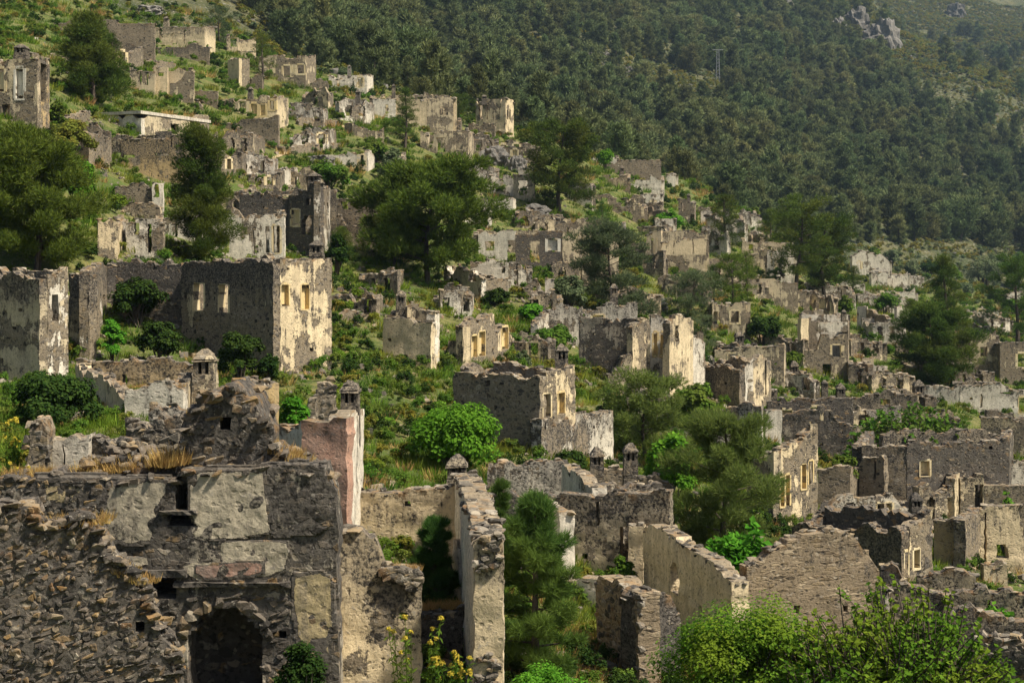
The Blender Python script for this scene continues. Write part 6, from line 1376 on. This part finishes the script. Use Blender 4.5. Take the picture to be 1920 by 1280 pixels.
ind = [c for c in ind if gpy(c[1], 236) > c[2] - 6 or c[1] > 1250][:290]; iset = set(id(c) for c in ind)
def forest_label(px, py):
    if px < 640: return 'forest pine on the bushy slope above the square three-window house'
    if px < 800: return 'forest pine behind the lone cream house and the long crest ruin'
    if px < 960: return 'forest pine rising behind the house with the orange patch'
    if px < 1130: return 'forest pine on the slope behind the tall broad ridge pine'
    if px < 1290: return 'forest pine directly behind the white ridge ruins'
    if px < 1430: return 'forest pine on the mountainside below the steel pylon'
    if px < 1600: return 'forest pine at the mountain foot behind the flat crowned dark pine'
    if px < 1760: return 'forest pine at the mountain foot behind the distant gable ruin'
    return 'forest pine at the mountain foot above the valley fields'
for c in ind:
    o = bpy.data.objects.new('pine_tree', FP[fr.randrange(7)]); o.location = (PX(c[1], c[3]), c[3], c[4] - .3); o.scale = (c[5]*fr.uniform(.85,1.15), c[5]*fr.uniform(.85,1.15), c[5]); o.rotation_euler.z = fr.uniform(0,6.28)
    link(o); tag(o, forest_label(c[1], c[2]), 'pine', 'pines of the mountain forest')
def scatter(name, protos, pts):
    """pts: (x, y, z, rotz, scale, proto index) -> one object of kind stuff, instanced by geometry nodes"""
    pts = np.array(pts, np.float32); me = bpy.data.meshes.new(name); me.vertices.add(len(pts)); me.vertices.foreach_set('co', pts[:, :3].copy().ravel())
    rot = np.zeros((len(pts), 3), np.float32); rot[:, 2] = pts[:, 3]
    me.attributes.new('rot', 'FLOAT_VECTOR', 'POINT').data.foreach_set('vector', rot.ravel())
    me.attributes.new('scl', 'FLOAT', 'POINT').data.foreach_set('value', pts[:, 4].copy())
    me.attributes.new('pick', 'INT', 'POINT').data.foreach_set('value', pts[:, 5].astype(np.int32))
    o = bpy.data.objects.new(name, me); link(o); tag(o, kind='stuff')
    pc = bpy.data.collections.new(name + '_kinds')
    for i, pm in enumerate(protos): pc.objects.link(bpy.data.objects.new('%s_kind_%02d' % (name, i), pm))
    g = bpy.data.node_groups.new(name, 'GeometryNodeTree')
    g.interface.new_socket('Geometry', in_out='INPUT', socket_type='NodeSocketGeometry'); g.interface.new_socket('Geometry', in_out='OUTPUT', socket_type='NodeSocketGeometry')
    N = g.nodes.new; gi, go = N('NodeGroupInput'), N('NodeGroupOutput'); ip = N('GeometryNodeInstanceOnPoints'); ci = N('GeometryNodeCollectionInfo')
    ci.inputs['Collection'].default_value = pc; ci.inputs['Separate Children'].default_value = True; ci.inputs['Reset Children'].default_value = True
    def na(nm, typ):
        a = N('GeometryNodeInputNamedAttribute'); a.data_type = typ; a.inputs['Name'].default_value = nm; return a.outputs['Attribute']
    er = N('FunctionNodeEulerToRotation'); L = g.links.new
    L(gi.outputs[0], ip.inputs['Points']); L(ci.outputs[0], ip.inputs['Instance']); ip.inputs['Pick Instance'].default_value = True
    L(na('pick', 'INT'), ip.inputs['Instance Index']); L(na('rot', 'FLOAT_VECTOR'), er.inputs[0]); L(er.outputs[0], ip.inputs['Rotation']); L(na('scl', 'FLOAT'), ip.inputs['Scale']); L(ip.outputs[0], go.inputs[0])
    o.modifiers.new('scatter', 'NODES').node_group = g; return o
scatter('far_forest', FP, [(PX(c[1], c[3]), c[3], c[4] - .3, fr.uniform(0,6.28), c[5], fr.randrange(7)) for c in cand if id(c) not in iset])
# scrub of the mountain: domed bushes and stones
pts = []; t_ = 0
while len(pts) < 48000 and t_ < 420000:
    t_ += 1
    d = math.sqrt(fr.uniform(232**2, 1500**2)); px = fr.uniform(-120, 2060)
    if d < min(forest_start(px) - 60, 300 if px > 1450 else 999): continue
    z = tz(px, d); py = HY - F*z/d
    if py < -60 or py > 600: continue
    open_ = 1 - dens(px, py, d)
    if fr.random() > .12 + open_: continue
    r_ = fr.random(); k = 0 if r_ < .34 else 1 if r_ < .58 else 2 if r_ < .80 else 3 if r_ < .96 else 4
    s_ = fr.uniform(1.0, 3.0)*(1 + .5*(d > 800)) if k < 4 else fr.uniform(.6, 2.4)
    pts.append((PX(px, d), d, z - .1, fr.uniform(0,6.28), s_, k))
for _ in range(2600):
    d = fr.uniform(295, 500); px = fr.uniform(1480, 2010)
    if d > forest_start(px) + 10 or nz(PX(px,d)/14, d/14, 6) < -.08: continue
    pts.append((PX(px, d), d, tz(px, d) - .1, fr.uniform(0,6.28), fr.uniform(.6, 2.2), fr.choice((0,1,2,2,3))))
def shm(mat, seed, n, ls):
    (_, _), (v, f) = bush(.7, 1.0, seed, n, ls, nclump=12); me = mesh_np('scrub', v, [f]); me.materials.append(M[mat]); return me
rk = rock_mesh('scrub_rock', 26, 9, .5); rk.materials.append(M['rock'])
scatter('mountain_scrub', [shm('leaf_gold', 211, 260, .15), shm('pine_far', 212, 260, .15), shm('leaf_olive', 213, 260, .15), shm('leaf_grey', 214, 260, .15), rk], pts)
# ---------------------------------------------------------------- grass, herbs and stones of the village slope
def tuft(mat, seed, n, L, spread, wd=.022):
    rng = np.random.default_rng(seed); a = rng.random(n)*6.283; r = np.sqrt(rng.random(n))*spread
    P = np.stack([np.cos(a)*r, np.sin(a)*r, np.zeros(n)], 1); Dr = unit(np.stack([np.cos(a)*.45, np.sin(a)*.45, np.ones(n)], 1) + rng.normal(size=(n,3))*.22)
    v, f = blades(P, Dr, L*rng.uniform(.5,1.2,n), np.full(n, wd), rng); me = mesh_np('tuft', v, [f]); me.materials.append(M[mat]); return me
r1 = rock_mesh('slope_stone', 18, 31); r1.materials.append(M['stones'])
pr_ = [tuft('grass', 221, 60, .45, .4), tuft('leaf_mid', 222, 60, .40, .45), tuft('dry', 223, 50, .45, .35), shm('leaf_mid', 224, 520, .095), shm('leaf_dark', 225, 520, .095), shm('leaf_olive', 226, 520, .095), r1]
pts = []; t_ = 0
while len(pts) < 21000:
    d = math.exp(fr.uniform(math.log(27), math.log(300))); px = fr.uniform(-100, 2020)
    if d > forest_start(px) - 5: continue
    x = PX(px, d); m = nz(x/6, d/6, 1); r_ = fr.random()
    if m > .10: k = 0 if r_ < .55 else 1 if r_ < .75 else 2 if r_ < .80 else 3 if r_ < .93 else 5
    elif m > -.15: k = 1 if r_ < .3 else 0 if r_ < .5 else 3 if r_ < .75 else 6 if r_ < .87 else 5
    else: k = 4 if r_ < .30 else 3 if r_ < .48 else 6 if r_ < .74 else 2 if r_ < .9 else 1
    s_ = fr.uniform(.6,1.3)*(.55 + d/130) if k < 3 else fr.uniform(.35,1.15)*(.6 + d/150) if k < 6 else fr.uniform(.15,.6)
    pts.append((x, d, tz(px, d) - .04, fr.uniform(0,6.28), s_, k))
scatter('hillside_herbs', pr_, pts)
scatter('fallen_rubble', STONES['stones'][:3], RUBBLE)
# golden dry grass on the chapel roof and along wall tops
gt = tuft('dry', 231, 26, .22, .16, .009); pts = []
def strip(xa, ya, xb, yb, d, n, s0=.6, s1=1.3, dd=.6):
    for _ in range(n):
        t = fr.random(); pts.append((PX(xa+(xb-xa)*t, d) , d + fr.uniform(0, dd), ZZ(ya+(yb-ya)*t, d) - .06, fr.uniform(0,6.28), fr.uniform(s0, s1), 0))
strip(150,884,340,874,28.5,110,.7,1.5,.9); strip(300,870,340,864,28.2,40,1.,1.9,.5); strip(0,888,150,888,28.3,50,.5,1.,.7); strip(490,838,570,872,28.4,70,.6,1.2,.9); strip(70,985,190,978,24.3,60,.4,.9,.8); strip(210,1066,275,1098,24.4,30,.35,.8,.6)
strip(345,775,425,722,28.7,40,.3,.6,1.2); strip(430,720,490,762,28.7,40,.3,.6,1.2); strip(725,1064,785,1066,30.6,30,.4,.8,.4); strip(775,1140,860,1136,34.7,60,.5,1.1,.4); strip(240,724,345,722,52.2,40,.5,.9,.4)
for _ in range(150):
    x, d = fr.uniform(1055,1116), fr.uniform(33,40); pts.append((PX(x,d), d, tz(x,d)-.04, fr.uniform(0,6.28), fr.uniform(.8,1.6), 0))
for _ in range(40):
    x, d = fr.uniform(1276,1305), fr.uniform(36,38.5); pts.append((PX(x,d), d, tz(x,d)-.04, fr.uniform(0,6.28), fr.uniform(.8,1.6), 0))
scatter('dry_grass', [gt], pts)

# ---------------------------------------------------------------- thin summer haze: one closed box of air round the whole place
hz = NT('haze'); pv = hz.n('ShaderNodeVolumePrincipled', {'Color': (.55,.76,1.0,1), 'Density': HAZE, 'Anisotropy': .25}); hz.t.links.new(pv.outputs[0], hz.out.inputs['Volume'])
zt_ = float(max(c.co.z for c in bpy.data.meshes['hillside'].vertices)) + 25
bx = [(x, y, z) for z in (-25.5, zt_) for x, y in ((-1700,-500),(1700,-500),(1700,2400),(-1700,2400))]
hb = obj('haze', mesh_np('haze', bx, [[(3,2,1,0),(4,5,6,7),(0,1,5,4),(1,2,6,5),(2,3,7,6),(3,0,4,7)]]), hz.m); tag(hb, kind='stuff')
